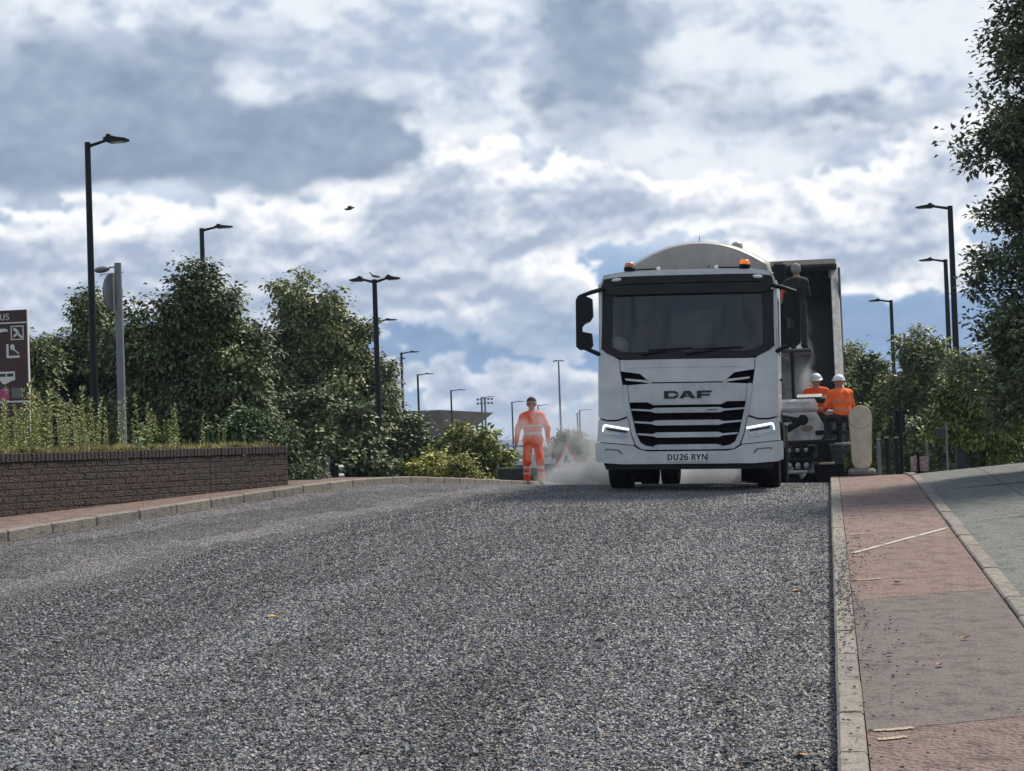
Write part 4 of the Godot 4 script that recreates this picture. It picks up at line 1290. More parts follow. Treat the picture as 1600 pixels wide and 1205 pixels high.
func build_lorry():
	var t := thing("lorry", "white tanker lorry with black grille slats facing down the road", "lorry", Vector3(-1.92, 1.045, -26.0))
	t.basis = Basis(Vector3.BACK, deg_to_rad(-1.37)) * Basis(Vector3.RIGHT, deg_to_rad(-0.8))
	var zf := cab_z
	var W: Material = mats["white_paint"]
	var BG: Material = mats["black_gloss"]
	var BP: Material = mats["black_plastic"]
	# shell
	put("backing_panel", mpanel(pv([-1.14, 0.42, 1.14, 0.42, 1.14, 1.84, -1.14, 1.84]), zf, 0.03, -0.12), mats["grille_black"], t)
	var sd := MB.new()
	for s in [-1.0, 1.0]:
		# door side with a window opening
		var f := Transform3D(Basis(Vector3(0, 0, -1), Vector3.UP, Vector3(1, 0, 0)), Vector3(s * 1.2 - 0.02, 0, 0))
		var dm := MB.new()
		for q in [[0.26, 0.95, 2.1, 1.9], [0.26, 1.9, 0.44, 2.86], [1.42, 1.9, 2.1, 2.86], [0.44, 2.66, 1.42, 2.86]]:
			dm.prism(pv([q[0], q[1], q[2], q[1], q[2], q[3], q[0], q[3]]), 0.0, 0.04, f)
		var door := put("side_panel", dm.done(), W, t)
		put("side_window", mprism(pv([0.44, 1.9, 1.42, 1.9, 1.42, 2.66, 0.5, 2.66]), 0.012, 0.018, f), mats["glass"], door)
		put("door_trim", mprism(pv([0.435, 1.885, 1.44, 1.885, 1.44, 1.915, 0.435, 1.915]), -0.004, 0.046, f), BP, door)
		put("door_handle", mbox(Vector3(s * 1.235, 1.55, -1.45), Vector3(0.03, 0.04, 0.2), 0.01), BP, door)
		put("step_panel", mprism(pv([0.3, 0.42, 0.75, 0.42, 0.8, 0.95, 0.3, 0.95]), 0.0, 0.03, f), BP, t)
		put("wheel_arch", arch_mesh(s), BP, t)
	var roof := MB.new()
	roof.panel(pv([-1.17, 2.86, -1.19, 2.9, -1.14, 2.985, -0.9, 3.02, 0.9, 3.02, 1.14, 2.985, 1.19, 2.9, 1.17, 2.86]), zf, 0.12, 0.03)
	var rprof := pv([-1.21, 2.84, -1.15, 2.985, -0.9, 3.03, 0.9, 3.03, 1.15, 2.985, 1.21, 2.84, 1.17, 2.84, 1.1, 2.94, -1.1, 2.94, -1.17, 2.84])
	roof.prism(rprof, -2.1, -0.3)
	put("roof", roof.done(), W, t)
	var back := MB.new()
	for q in [[-1.18, 0.95, 1.18, 2.12], [-1.18, 2.62, 1.18, 2.9], [-1.18, 2.12, -0.36, 2.62], [0.36, 2.12, 1.18, 2.62]]:
		back.prism(pv([q[0], q[1], q[2], q[1], q[2], q[3], q[0], q[3]]), -2.1, -2.04)
	var bw := put("back_wall", back.done(), mats["interior"], t)
	put("rear_window", mbox(Vector3(0, 2.37, -2.07), Vector3(0.72, 0.5, 0.012)), mats["glass"], bw)
	put("cab_floor", mbox(Vector3(0, 1.0, -1.1), Vector3(2.34, 0.08, 1.85)), mats["interior"], t)
	put("headlining", mbox(Vector3(0, 2.88, -1.15), Vector3(2.2, 0.03, 1.7)), mats["interior"], t)
	# windscreen and its black surround
	var vis := put("visor_panel", mpanel(pv([-1.14, 2.73, -1.17, 2.86, -1.15, 2.93, -0.9, 2.955, 0.9, 2.955, 1.15, 2.93, 1.17, 2.86, 1.14, 2.73, 1.0, 2.70, -1.0, 2.70]), zf, 0.06, 0.045), BG, t)
	put("visor_seam", mpanel(pv([-1.0, 2.838, 1.0, 2.838, 1.0, 2.852, -1.0, 2.852]), zf, 0.02, 0.05), mats["grille_black"], vis)
	var ring := MB.new()
	for s in [-1, 1]:
		var pl := pv([1.03, 1.98, 1.18, 1.97, 1.165, 2.74, 1.03, 2.74])
		ring.panel(pl if s > 0 else mirror(pl), zf, 0.07, 0.0)
		var pc := pv([0.78, 1.80, 0.95, 1.83, 1.1, 1.90, 1.18, 1.97, 1.03, 1.98, 0.9, 1.92, 0.78, 1.90])
		ring.panel(pc if s > 0 else mirror(pc), zf, 0.07, 0.0)
	ring.panel(pv([-0.78, 1.80, 0.78, 1.80, 0.78, 1.90, -0.78, 1.90]), zf, 0.07, 0.0)
	put("windscreen_surround", ring.done(), BG, t)
	put("windscreen", mpanel(pv([-1.03, 1.98, -0.9, 1.92, -0.78, 1.90, 0.78, 1.90, 0.9, 1.92, 1.03, 1.98, 1.03, 2.72, -1.03, 2.72]), zf, 0.006, -0.012), mats["glass"], t)
	for s in [-1, 1]:
		var ps := pv([1.165, 1.99, 1.205, 1.95, 1.2, 2.84, 1.165, 2.84])
		put("pillar_strip", mpanel(ps if s > 0 else mirror(ps), zf, 0.16, -0.006), W, t)
	for s in [[-0.62, -0.05], [0.0, 0.62]]:
		var wz := func(x, y): return Vector3(x, y, cab_z(Vector2(x, y)) + 0.03)
		var wp := put("wiper", mtube([wz.call(s[0], 1.86), wz.call((s[0] + s[1]) * 0.5, 1.90), wz.call(s[1], 1.93)], [0.013, 0.009, 0.007], 6), mats["rubber"], t)
		put("wiper_blade", mtube([wz.call(s[0] + 0.1, 1.925), wz.call(s[1] + 0.14, 1.95)], [0.008, 0.008], 5), mats["rubber"], wp)
	# inside
	put("dashboard", mprism(pv([0.22, 1.2, 0.75, 1.2, 0.72, 1.82, 0.5, 1.9, 0.22, 1.84]), -1.12, 1.12, Transform3D(Basis(Vector3(0, 0, -1), Vector3.UP, Vector3(1, 0, 0)), Vector3.ZERO)), mats["interior"], t)
	put("dash_mat", mbox(Vector3(0.3, 1.905, -0.42), Vector3(1.3, 0.015, 0.25), 0.005, Basis(Vector3.RIGHT, 0.2)), mats["interior_pale"], t)
	for x in [-0.62, 0.62]:
		var st := put("seat", mbox(Vector3(x, 1.5, -1.25), Vector3(0.52, 0.16, 0.5), 0.05), mats["seat_cloth"], t)
		put("seat_back", mbox(Vector3(x, 1.95, -1.52), Vector3(0.5, 0.85, 0.14), 0.05), mats["seat_cloth"], st)
		put("headrest", mbox(Vector3(x, 2.46, -1.54), Vector3(0.28, 0.2, 0.1), 0.04), mats["seat_cloth"], st)
	var sw := MB.new()
	var pts := []
	var swb := Basis(Vector3.RIGHT, deg_to_rad(-52.0))
	for i in 25:
		pts.append(Vector3(-0.62, 1.95, -0.82) + swb * Vector3(cos(TAU * i / 24.0), sin(TAU * i / 24.0), 0) * 0.22)
	sw.tube(pts, [0.016], 8, false)
	sw.tube([Vector3(-0.62, 1.95, -0.82), Vector3(-0.62, 1.75, -0.66)], [0.03, 0.03], 8)
	sw.box(Vector3(-0.62, 1.95, -0.82), Vector3(0.42, 0.05, 0.03), swb, 0.01)
	put("steering_wheel", sw.done(), BP, t)
	put("camera_box", mprism(pv([-0.09, 2.72, 0.09, 2.72, 0.08, 2.55, 0.05, 2.52, -0.05, 2.52, -0.08, 2.55]), -0.3, -0.22), BP, t)
	# front panels
	var hood := put("hood", mpanel(pv([-0.905, 1.645, -0.64, 1.605, -0.5, 1.485, 0.5, 1.485, 0.64, 1.605, 0.905, 1.645, 0.915, 1.80, 0.78, 1.795, -0.78, 1.795, -0.915, 1.80]), zf, 0.06, 0.0), W, t)
	put("hood_crease", mpanel(pv([-0.86, 1.685, 0.86, 1.685, 0.84, 1.70, -0.84, 1.70]), zf, 0.03, 0.006), W, hood)
	for s in [-1, 1]:
		var cp := pv([0.925, 1.80, 1.0, 1.845, 1.11, 1.90, 1.185, 1.965, 1.215, 1.93, 1.225, 1.6, 1.225, 1.02, 1.10, 0.985, 0.95, 0.985, 0.815, 1.03, 0.885, 1.46, 0.915, 1.64])
		put("corner_panel", mpanel(cp if s > 0 else mirror(cp), zf, 0.12, 0.0), W, t)
		var blade_ := pv([0.5, 1.462, 0.56, 1.485, 0.84, 1.52, 0.845, 1.545, 0.55, 1.515, 0.475, 1.475])
		put("vent_blade", mpanel(blade_ if s > 0 else mirror(blade_), zf, 0.05, -0.01), W, t)
		var fr := pv([0.885, 1.44, 0.86, 1.46, 0.815, 1.45, 0.79, 1.2, 0.74, 0.98, 0.70, 0.80, 0.64, 0.67, 0.57, 0.625, 0.42, 0.60, 0.42, 0.565, 0.62, 0.575, 0.70, 0.63, 0.755, 0.78, 0.80, 0.99, 0.83, 1.03])
		put("grille_frame", mpanel(fr if s > 0 else mirror(fr), zf, 0.08, 0.02), mats["silver_paint"], t)
		var hp := pv([0.812, 1.005, 0.95, 0.96, 1.10, 0.96, 1.225, 0.995, 1.245, 0.685, 0.72, 0.635, 0.768, 0.78])
		put("lamp_panel", mpanel(hp if s > 0 else mirror(hp), zf, 0.10, 0.004), W, t)
		var hl := pv([0.785, 0.865, 1.135, 0.93, 1.175, 0.90, 1.17, 0.79, 0.99, 0.755, 0.93, 0.725, 0.855, 0.735])
		var head := put("headlight", mpanel(hl if s > 0 else mirror(hl), zf, 0.05, 0.012), mats["headlight_glass"], t)
		var dr := pv([0.79, 0.862, 1.13, 0.925, 1.16, 0.905, 1.172, 0.82, 1.158, 0.82, 1.14, 0.885, 1.12, 0.893, 0.80, 0.835])
		put("daytime_strip", mpanel(dr if s > 0 else mirror(dr), zf, 0.03, 0.017), mats["daytime_light"], head)
		var lo := pv([0.93, 0.775, 1.10, 0.80, 1.10, 0.82, 0.92, 0.795])
		put("lower_strip", mpanel(lo if s > 0 else mirror(lo), zf, 0.02, 0.017), mats["sign_white"], head)
		var shade := pv([0.84, 0.80, 1.11, 0.845, 1.11, 0.87, 0.82, 0.825])
		put("reflector", mpanel(shade if s > 0 else mirror(shade), zf, 0.02, 0.015), BG, head)
	var badge := put("name_panel", mpanel(pv([-0.81, 1.45, -0.5, 1.468, 0.5, 1.468, 0.81, 1.45, 0.785, 1.215, 0.54, 1.215, 0.46, 1.175, -0.46, 1.175, -0.54, 1.215, -0.785, 1.215]), zf, 0.06, 0.012), mats["silver_paint"], t)
	var lz := cab_z(Vector2(0, 1.31)) + 0.014
	var D := MB.new()
	for q in [[-0.31, 1.26, -0.31, 1.362, -0.25, 1.362, -0.25, 1.26], [-0.25, 1.337, -0.25, 1.362, -0.165, 1.362, -0.125, 1.345, -0.115, 1.311, -0.165, 1.325, -0.18, 1.337], [-0.25, 1.26, -0.25, 1.285, -0.18, 1.285, -0.165, 1.297, -0.115, 1.311, -0.125, 1.277, -0.165, 1.26]]:
		D.prism(pv(q), lz, lz + 0.012)
	put("letter", D.done(), mats["ink"], badge)
	var A := MB.new()
	for q in [[-0.105, 1.26, -0.035, 1.362, 0.045, 1.362, 0.0, 1.33, -0.045, 1.26], [0.0, 1.33, 0.045, 1.362, 0.12, 1.26, 0.052, 1.26], [-0.03, 1.282, -0.015, 1.30, 0.02, 1.30, 0.035, 1.282]]:
		A.prism(pv(q), lz, lz + 0.012)
	put("letter", A.done(), mats["ink"], badge)
	var Fm := MB.new()
	for q in [[0.135, 1.26, 0.135, 1.362, 0.195, 1.362, 0.195, 1.26], [0.195, 1.335, 0.195, 1.362, 0.34, 1.362, 0.325, 1.335], [0.195, 1.292, 0.195, 1.316, 0.315, 1.316, 0.30, 1.292]]:
		Fm.prism(pv(q), lz, lz + 0.012)
	put("letter", Fm.done(), mats["ink"], badge)
	var k := 0
	for y in [1.095, 0.925, 0.76, 0.595]:
		var hw: float = [0.765, 0.725, 0.675, 0.45][k]
		var cw := 0.44 - k * 0.012
		var sl := pv([-hw, y + 0.035, -cw - 0.06, y + 0.02, -cw, y + 0.042, cw, y + 0.042, cw + 0.06, y + 0.02, hw, y + 0.035, hw, y + 0.012, cw + 0.06, y - 0.008, cw, y - 0.028, -cw, y - 0.028, -cw - 0.06, y - 0.008, -hw, y + 0.012])
		var s := put("grille_slat", mpanel(sl, zf, 0.09, -0.01), mats["silver_paint"], t)
		if k == 0:
			put("model_badge", mpanel(pv([0.27, 1.093, 0.41, 1.093, 0.40, 1.113, 0.28, 1.113]), zf, 0.005, -0.004), mats["sign_grey"], s)
		k += 1
	put("grille_mesh", grille_mesh(), mats["grille_black"], t)
	var bp := put("bumper", mpanel(pv([1.265, 0.675, 1.265, 0.43, 1.22, 0.40, 0.9, 0.375, -0.9, 0.375, -1.22, 0.40, -1.265, 0.43, -1.265, 0.675, -0.74, 0.625, -0.64, 0.565, -0.52, 0.545, 0.52, 0.545, 0.64, 0.565, 0.74, 0.625]), zf, 0.30, 0.06), W, t)
	for s in [-1, 1]:
		var rc := pv([0.88, 0.515, 0.93, 0.575, 1.12, 0.59, 1.14, 0.55, 1.10, 0.57, 0.945, 0.557, 0.905, 0.51])
		put("bumper_recess", mpanel(rc if s > 0 else mirror(rc), zf, 0.01, 0.063), mats["sign_grey"], bp)
		put("bumper_side", mbox(Vector3(s * 1.255, 0.545, -0.42), Vector3(0.03, 0.25, 0.4), 0.01), W, bp)
	put("air_dam", mpanel(pv([-1.12, 0.30, 1.12, 0.30, 1.16, 0.40, -1.16, 0.40]), zf, 0.2, 0.0), BP, t)
	var pz := cab_z(Vector2(0, 0.46)) + 0.064
	var plate := put("number_plate", mbox(Vector3(0.0, 0.462, pz + 0.006), Vector3(0.53, 0.118, 0.012), 0.003), mats["plate_white"], t)
	var tx := put("lettering", text_mesh("DU26 RYN", 0.085, 0.003), mats["ink"], plate)
	tx.position = Vector3(0.0, 0.462, pz + 0.0135)
	tx.scale = Vector3(0.98, 1, 1)
	# mirrors
	for s in [-1, 1]:
		var arms := MB.new()
		arms.tube([Vector3(s * 1.16, 2.79, -0.25), Vector3(s * 1.30, 2.75, -0.2), Vector3(s * 1.48, 2.69, -0.2)], [0.03, 0.03, 0.025], 8)
		arms.tube([Vector3(s * 1.17, 1.87, -0.22), Vector3(s * 1.30, 1.93, -0.18), Vector3(s * 1.44, 1.99, -0.2)], [0.035, 0.03, 0.025], 8)
		var arm := put("mirror_arm", arms.done(), BP, t)
		var mp := pv([1.53, 2.0, 1.53, 2.64, 1.50, 2.70, 1.40, 2.70, 1.31, 2.66, 1.30, 2.42, 1.34, 2.35, 1.42, 2.31, 1.45, 2.27, 1.45, 2.21, 1.40, 2.195, 1.32, 2.18, 1.305, 2.02, 1.34, 1.965, 1.48, 1.955])
		if s < 0:
			mp = mirror(mp)
		var mz := func(p: Vector2): return -0.16 - 3.0 * pow(absf(absf(p.x) - 1.42), 2.0)
		put("mirror_housing", mpanel(mp, mz, 0.14, 0.0), BP, arm)
	# beacons, marker lamps, light bar
	put("light_bar", mbox(Vector3(0.0, 3.035, -0.38), Vector3(1.75, 0.02, 0.06), 0.006), mats["pale_metal"], t)
	for s in [-1, 1]:
		var b := MB.new()
		b.lathe(Vector3(s * 0.79, 3.04, -0.3), Basis.IDENTITY, [[0.001, 0.0], [0.075, 0.0], [0.08, 0.03], [0.078, 0.05], [0.001, 0.05]], 18)
		b.box(Vector3(s * 0.6, 3.055, -0.32), Vector3(0.34, 0.018, 0.05), Basis(Vector3.BACK, s * -0.03), 0.004)
		var bc := put("beacon_base", b.done(), BP, t)
		var l := MB.new()
		l.lathe(Vector3(s * 0.79, 3.09, -0.3), Basis.IDENTITY, [[0.066, 0.0], [0.07, 0.02], [0.062, 0.05], [0.055, 0.06], [0.001, 0.065]], 18)
		put("beacon_lens", l.done(), mats["amber_lit" if s > 0 else "amber"], bc)
		put("bracket", mbox(Vector3(s * 0.4, 3.06, -0.36), Vector3(0.05, 0.06, 0.05), 0.01, Basis(Vector3.BACK, s * 0.4)), mats["white_plastic"], bc)
		var mk := MB.new()
		mk.ball(Vector3(s * 0.96, 2.915, cab_z(Vector2(0.96, 2.915)) + 0.045), Vector3(0.075, 0.024, 0.02), 16, Basis(Vector3.BACK, s * -0.1))
		put("marker_lamp", mk.done(), mats["white_plastic"], t)
	# chassis, wheels, tank
	for s in [-1, 1]:
		put("chassis_rail", mbox(Vector3(s * 0.42, 0.82, -4.2), Vector3(0.09, 0.28, 7.4), 0.01), mats["chassis"], t)
		wheel(t, Vector3(s * 1.04, 0.505, -1.42), s, 0.505, 0.315)
		for x in [0.72, 1.07]:
			wheel(t, Vector3(s * x, 0.505, -6.0), s, 0.505, 0.28)
		put("mud_flap", mbox(Vector3(s * 0.93, 0.50, -2.12), Vector3(0.62, 0.78, 0.02), 0.004), mats["rubber"], t)
		put("mudguard", mbox(Vector3(s * 0.9, 1.07, -6.0), Vector3(0.72, 0.03, 1.2), 0.01), BP, t)
		put("fuel_tank", mbox(Vector3(s * 0.92, 0.80, -3.2), Vector3(0.6, 0.55, 1.1), 0.09), mats["chassis"], t)
	put("axle", mtube([Vector3(-0.95, 0.505, -1.42), Vector3(0.95, 0.505, -1.42)], [0.07, 0.07], 10), mats["chassis"], t)
	put("axle", mtube([Vector3(-0.95, 0.505, -6.0), Vector3(0.95, 0.505, -6.0)], [0.09, 0.09], 10), mats["chassis"], t)
	put("engine", mbox(Vector3(0, 0.72, -1.2), Vector3(0.9, 0.5, 1.3), 0.08), mats["chassis"], t)
	var prof := PackedVector2Array()
	for i in 21:
		var x := lerpf(-1.05, 1.05, i / 20.0)
		prof.append(Vector2(x, 3.71 - 0.335 * pow(absf(x) / 1.02, 2.1)))
	prof.append_array(pv([1.08, 3.2, 1.08, 1.75, 0.95, 1.45, 0.6, 1.25, -0.6, 1.25, -0.95, 1.45, -1.08, 1.75, -1.08, 3.2]))
	var tk := MB.new()
	var n := prof.size()
	var rings := []
	for q in [[-2.72, 0.96, 0.97], [-2.76, 0.985, 0.99], [-2.85, 1.0, 1.0], [-7.4, 1.0, 1.0], [-7.55, 0.96, 0.97]]:
		var rr := []
		for p in prof:
			rr.append(Vector3(p.x * q[1], 2.4 + (p.y - 2.4) * q[2], q[0]))
		rings.append(rr)
	tk.smooth(true)
	for i in rings.size() - 1:
		tk.join(rings[i], rings[i + 1])
	tk.smooth(false)
	tk.cap(rings[0])
	tk.cap(rings[-1], true)
	var tank := put("tank", tk.done(), mats["tank_grey"], t)
	for z in [-2.95, -4.4, -5.9, -7.3]:
		var bd := []
		for i in 21:
			bd.append(Vector3(prof[i].x * 1.005, prof[i].y + 0.004, z))
		put("tank_band", mtube(bd, [0.014], 6), mats["tank_grey"], tank)
	var ht := MB.new()
	ht.lathe(Vector3(0.55, 3.6, -3.3), Basis.IDENTITY, [[0.09, 0.0], [0.09, 0.1], [0.06, 0.14], [0.001, 0.15]], 14)
	put("vent_cap", ht.done(), mats["tank_grey"], tank)
	put("aerial", mtube([Vector3(0.0, 3.69, -3.0), Vector3(0.0, 3.82, -3.0)], [0.006, 0.004], 5), mats["black_plastic"], tank)
	put("filler_cap", mbox(Vector3(0.15, 3.30, -2.71), Vector3(0.025, 0.09, 0.02), 0.005), mats["sign_grey"], tank)

func arch_mesh(s: float) -> ArrayMesh:
	var m := MB.new()
	var a := []
	var b := []
	for i in 13:
		var t := PI * i / 12.0
		a.append(Vector3(0, 0.5 + sin(t) * 0.58, -1.42 - cos(t) * 0.60))
		b.append(Vector3(0, 0.5 + sin(t) * 0.64, -1.42 - cos(t) * 0.66))
	for i in 12:
		for x in [s * 0.84, s * 1.23]:
			var o := Vector3(x, 0, 0)
			m.quad(a[i] + o, a[i + 1] + o, b[i + 1] + o, b[i] + o)
		m.quad(a[i] + Vector3(s * 0.84, 0, 0), a[i] + Vector3(s * 1.23, 0, 0), a[i + 1] + Vector3(s * 1.23, 0, 0), a[i + 1] + Vector3(s * 0.84, 0, 0))
		m.quad(b[i] + Vector3(s * 0.84, 0, 0), b[i] + Vector3(s * 1.23, 0, 0), b[i + 1] + Vector3(s * 1.23, 0, 0), b[i + 1] + Vector3(s * 0.84, 0, 0))
	return m.done()

func grille_mesh() -> ArrayMesh:
	var m := MB.new()
	for i in 9:
		var y := 0.64 + i * 0.066
		var hw := lerpf(0.6, 0.77, (y - 0.6) / 0.6)
		m.panel(pv([-hw, y, hw, y, hw, y + 0.012, -hw, y + 0.012]), cab_z, 0.02, -0.085)
	return m.done()

# ------------------------------------------------------------------ tipper lorry with its body raised
func build_tipper():
	var t := thing("tipper_lorry", "dark tipper lorry with raised body feeding the paver", "lorry", Vector3(-0.93, 0.5, -46.0))
	var body := Node3D.new()
	body.name = "body"
	var lift := deg_to_rad(43.0)
	var bx := Basis(Vector3.RIGHT, lift)
	var hinge := Vector3(0, 1.0, 0)
	var at := func(p: Vector3): return hinge + bx * p
	var L := 5.6
	put("bed_floor", mbox(at.call(Vector3(0, 0.0, -L / 2)), Vector3(2.5, 0.08, L), 0.01, bx), mats["load"], t)
	for s in [-1, 1]:
		var sw := put("side_wall", mbox(at.call(Vector3(s * 1.23, 0.5, -L / 2)), Vector3(0.05, 0.95, L), 0.01, bx), mats["tipper_grey"], t)
		put("top_rail", mbox(at.call(Vector3(s * 1.20, 1.0, -L / 2)), Vector3(0.20, 0.10, L), 0.015, bx), mats["tipper_frame"], sw)
		put("rear_post", mbox(at.call(Vector3(s * 1.2, 0.5, 0.02)), Vector3(0.16, 1.0, 0.08), 0.01, bx), mats["tipper_frame"], sw)
		put("sheet_arm", mtube([at.call(Vector3(s * 1.3, 0.6, -0.8)), at.call(Vector3(s * 1.32, 1.15, -L + 0.3))], [0.035, 0.03], 8), mats["black_plastic"], sw)
	put("headboard", mbox(at.call(Vector3(0, 0.52, -L + 0.03)), Vector3(2.5, 1.1, 0.06), 0.01, bx), mats["tipper_grey"], t)
	put("cover_roll", mbox(at.call(Vector3(0, 1.12, -L + 0.1)), Vector3(2.52, 0.22, 0.28), 0.04, bx), mats["tipper_grey"], t)
	var hb := put("warning_plate", mbox(at.call(Vector3(1.12, 0.85, -L + 0.08)), Vector3(0.13, 0.34, 0.02), 0.004, bx), mats["sign_white"], t)
	put("warning_mark", mbox(at.call(Vector3(1.12, 0.88, -L + 0.092)), Vector3(0.06, 0.18, 0.008), 0.0, bx), mats["ink"], hb)
	put("asphalt_heap", asphalt_heap(at), mats["load"], t)
	put("tailgate", mbox(Vector3(0, 0.95, 0.35), Vector3(2.4, 0.8, 0.05), 0.01, Basis(Vector3.RIGHT, 0.2)), mats["tipper_grey"], t)
	put("lift_ram", mtube([Vector3(0, 0.9, -4.0), at.call(Vector3(0, -0.05, -L + 0.6))], [0.12, 0.07], 10), mats["pale_metal"], t)
	for s in [-1, 1]:
		put("chassis_rail", mbox(Vector3(s * 0.42, 0.85, -3.2), Vector3(0.09, 0.26, 6.6), 0.01), mats["chassis"], t)
		for z in [-0.9, -2.2, -5.6]:
			wheel(t, Vector3(s * 1.02, 0.505, z), s, 0.505, 0.42)
	put("cab", mbox(Vector3(0, 1.75, -6.6), Vector3(2.4, 2.1, 1.7), 0.12), mats["silver_paint"], t)
	body.free()

func asphalt_heap(at: Callable) -> ArrayMesh:
	var m := MB.new()
	m.smooth(true)
	var nz := FastNoiseLite.new()
	nz.frequency = 1.4
	for i in 18:
		for j in 10:
			var P := []
			for k in [[0, 0], [0, 1], [1, 1], [1, 0]]:
				var z := lerpf(-0.1, -4.9, (i + k[0]) / 18.0)
				var x := lerpf(-1.2, 1.2, (j + k[1]) / 10.0)
				P.append(at.call(Vector3(x, 0.16 + 0.35 * (1.0 - pow(x / 1.2, 2.0)) * (1.0 - (i + k[0]) / 20.0) + 0.09 * nz.get_noise_2d(x, z), z)))
			m.quad(P[0], P[1], P[2], P[3])
	return m.done()

# ------------------------------------------------------------------ paving machine
func build_paver():
	var t := thing("road_paver", "white asphalt paver with black screed and auger behind the lorry", "paver", Vector3(-1.5, 0.70, -39.0))
	var BP: Material = mats["black_plastic"]
	var PW: Material = mats["paver_white"]
	put("track", mbox(Vector3(-0.9, 0.45, -1.6), Vector3(0.4, 0.8, 2.8), 0.12), mats["rubber"], t)
	put("track", mbox(Vector3(0.9, 0.45, -1.6), Vector3(0.4, 0.8, 2.8), 0.12), mats["rubber"], t)
	var z := Transform3D(Basis.IDENTITY, Vector3.ZERO)
	put("body", mprism(pv([-1.3, 0.95, 1.30, 0.95, 1.42, 1.08, 1.42, 1.2, 1.25, 1.52, -1.3, 1.52]), -3.0, 0.0, z), PW, t)
	var hood := put("engine_hood", mbox(Vector3(0.0, 1.66, -1.5), Vector3(2.55, 0.26, 2.9), 0.05), PW, t)
	put("hood_strip", mbox(Vector3(0.0, 1.60, -0.045), Vector3(2.3, 0.04, 0.02), 0.004), mats["silver_paint"], hood)
	var bad := MB.new()
	bad.lathe(Vector3(1.05, 1.2, 0.004), Basis(Vector3.RIGHT * 1.7, Vector3.BACK, Vector3.DOWN * 0.75), [[0.075, 0.0], [0.075, 0.012], [0.06, 0.014], [0.001, 0.014]], 20, false)
	put("oval_badge", bad.done(), mats["cream_paint"], t)
	put("lift_arm", mtube([Vector3(0.1, 1.50, 0.35), Vector3(0.98, 1.36, 0.35)], [0.07, 0.07], 10), BP, t)
	put("lift_arm", mtube([Vector3(0.98, 1.36, 0.35), Vector3(0.2, 0.92, 0.4)], [0.075, 0.06], 10), BP, t)
	var piv := MB.new()
	piv.lathe(Vector3(0.98, 1.36, 0.27), Basis(Vector3.RIGHT, Vector3.BACK, Vector3.DOWN), [[0.001, 0.0], [0.11, 0.0], [0.11, 0.16], [0.001, 0.16]], 18, false)
	put("pivot", piv.done(), BP, t)
	put("control_console", mbox(Vector3(1.15, 1.78, -0.25), Vector3(0.62, 0.10, 0.35), 0.03, Basis(Vector3.RIGHT, 0.3)), BP, t)
	put("console_top", mbox(Vector3(1.12, 1.845, -0.2), Vector3(0.5, 0.02, 0.22), 0.006, Basis(Vector3.RIGHT, 0.3)), mats["pale_metal"], t)
	put("side_box", mbox(Vector3(1.52, 1.35, -0.35), Vector3(0.22, 0.42, 0.5), 0.04), mats["pale_metal"], t)
	put("side_arm", mbox(Vector3(1.52, 1.10, 0.0), Vector3(0.62, 0.09, 0.14), 0.02), BP, t)
	put("platform", mbox(Vector3(1.5, 0.86, 0.35), Vector3(0.85, 0.05, 0.75), 0.01), mats["tipper_frame"], t)
	put("platform_step", mbox(Vector3(1.72, 0.72, 0.55), Vector3(0.42, 0.1, 0.4), 0.015), mats["tipper_grey"], t)
	put("seat_post", mtube([Vector3(1.7, 0.88, 0.35), Vector3(1.7, 1.36, 0.35)], [0.05, 0.04], 8), BP, t)
	put("operator_seat", mbox(Vector3(1.7, 1.38, 0.35), Vector3(0.42, 0.08, 0.4), 0.03), BP, t)
	put("screed_beam", mbox(Vector3(0.1, 0.92, 0.9), Vector3(3.0, 0.09, 0.14), 0.015), BP, t)
	put("screed", mbox(Vector3(0.1, 0.26, 0.7), Vector3(2.9, 0.3, 0.6), 0.03), mats["chassis"], t)
	put("screed_frame", mbox(Vector3(0.1, 0.58, 0.95), Vector3(2.7, 0.07, 0.1), 0.01), BP, t)
	for i in 14:
		var x := -1.2 + i * 0.165
		var rod := put("tamper_rod", mbox(Vector3(x, 0.76, 0.98), Vector3(0.06, 0.24, 0.06), 0.012), BP, t)
		put("bolt_block", mbox(Vector3(x + 0.08, 0.77, 0.99), Vector3(0.075, 0.075, 0.06), 0.012), mats["pale_metal"], rod)
		var kn := MB.new()
		kn.ball(Vector3(x + 0.08, 0.46, 1.02), Vector3(0.055, 0.07, 0.05), 12)
		put("spring_cap", kn.done(), mats["pale_metal"], rod)
	var au := MB.new()
	au.tube([Vector3(-1.3, 0.34, 1.05), Vector3(1.4, 0.34, 1.05)], [0.04, 0.04], 8)
	for i in 66:
		var a := i * 0.55
		var x := -1.25 + i * 0.04
		var b := a + 0.55
		au.quad(Vector3(x, 0.34, 1.05), Vector3(x, 0.34 + sin(a) * 0.14, 1.05 + cos(a) * 0.14), Vector3(x + 0.04, 0.34 + sin(b) * 0.14, 1.05 + cos(b) * 0.14), Vector3(x + 0.04, 0.34, 1.05))
	put("auger", au.done(), mats["pale_metal"], t)
	put("end_gate", mprism(pv([1.24, 0.92, 1.26, 0.50, 1.16, 0.46, 1.24, 0.0, 1.27, -0.02, 1.52, -0.02, 1.56, 0.0, 1.62, 0.42, 1.54, 0.52, 1.46, 0.92]), 1.1, 1.35), mats["rubber"], t)
	put("gate_clamp", mbox(Vector3(1.42, 0.50, 1.37), Vector3(0.3, 0.05, 0.05), 0.015), mats["cream_paint"], t)
	# canopy that carries the man on top
	put("canopy", mbox(Vector3(-0.05, 2.78, -1.2), Vector3(2.5, 0.08, 1.8), 0.02), mats["tipper_grey"], t)
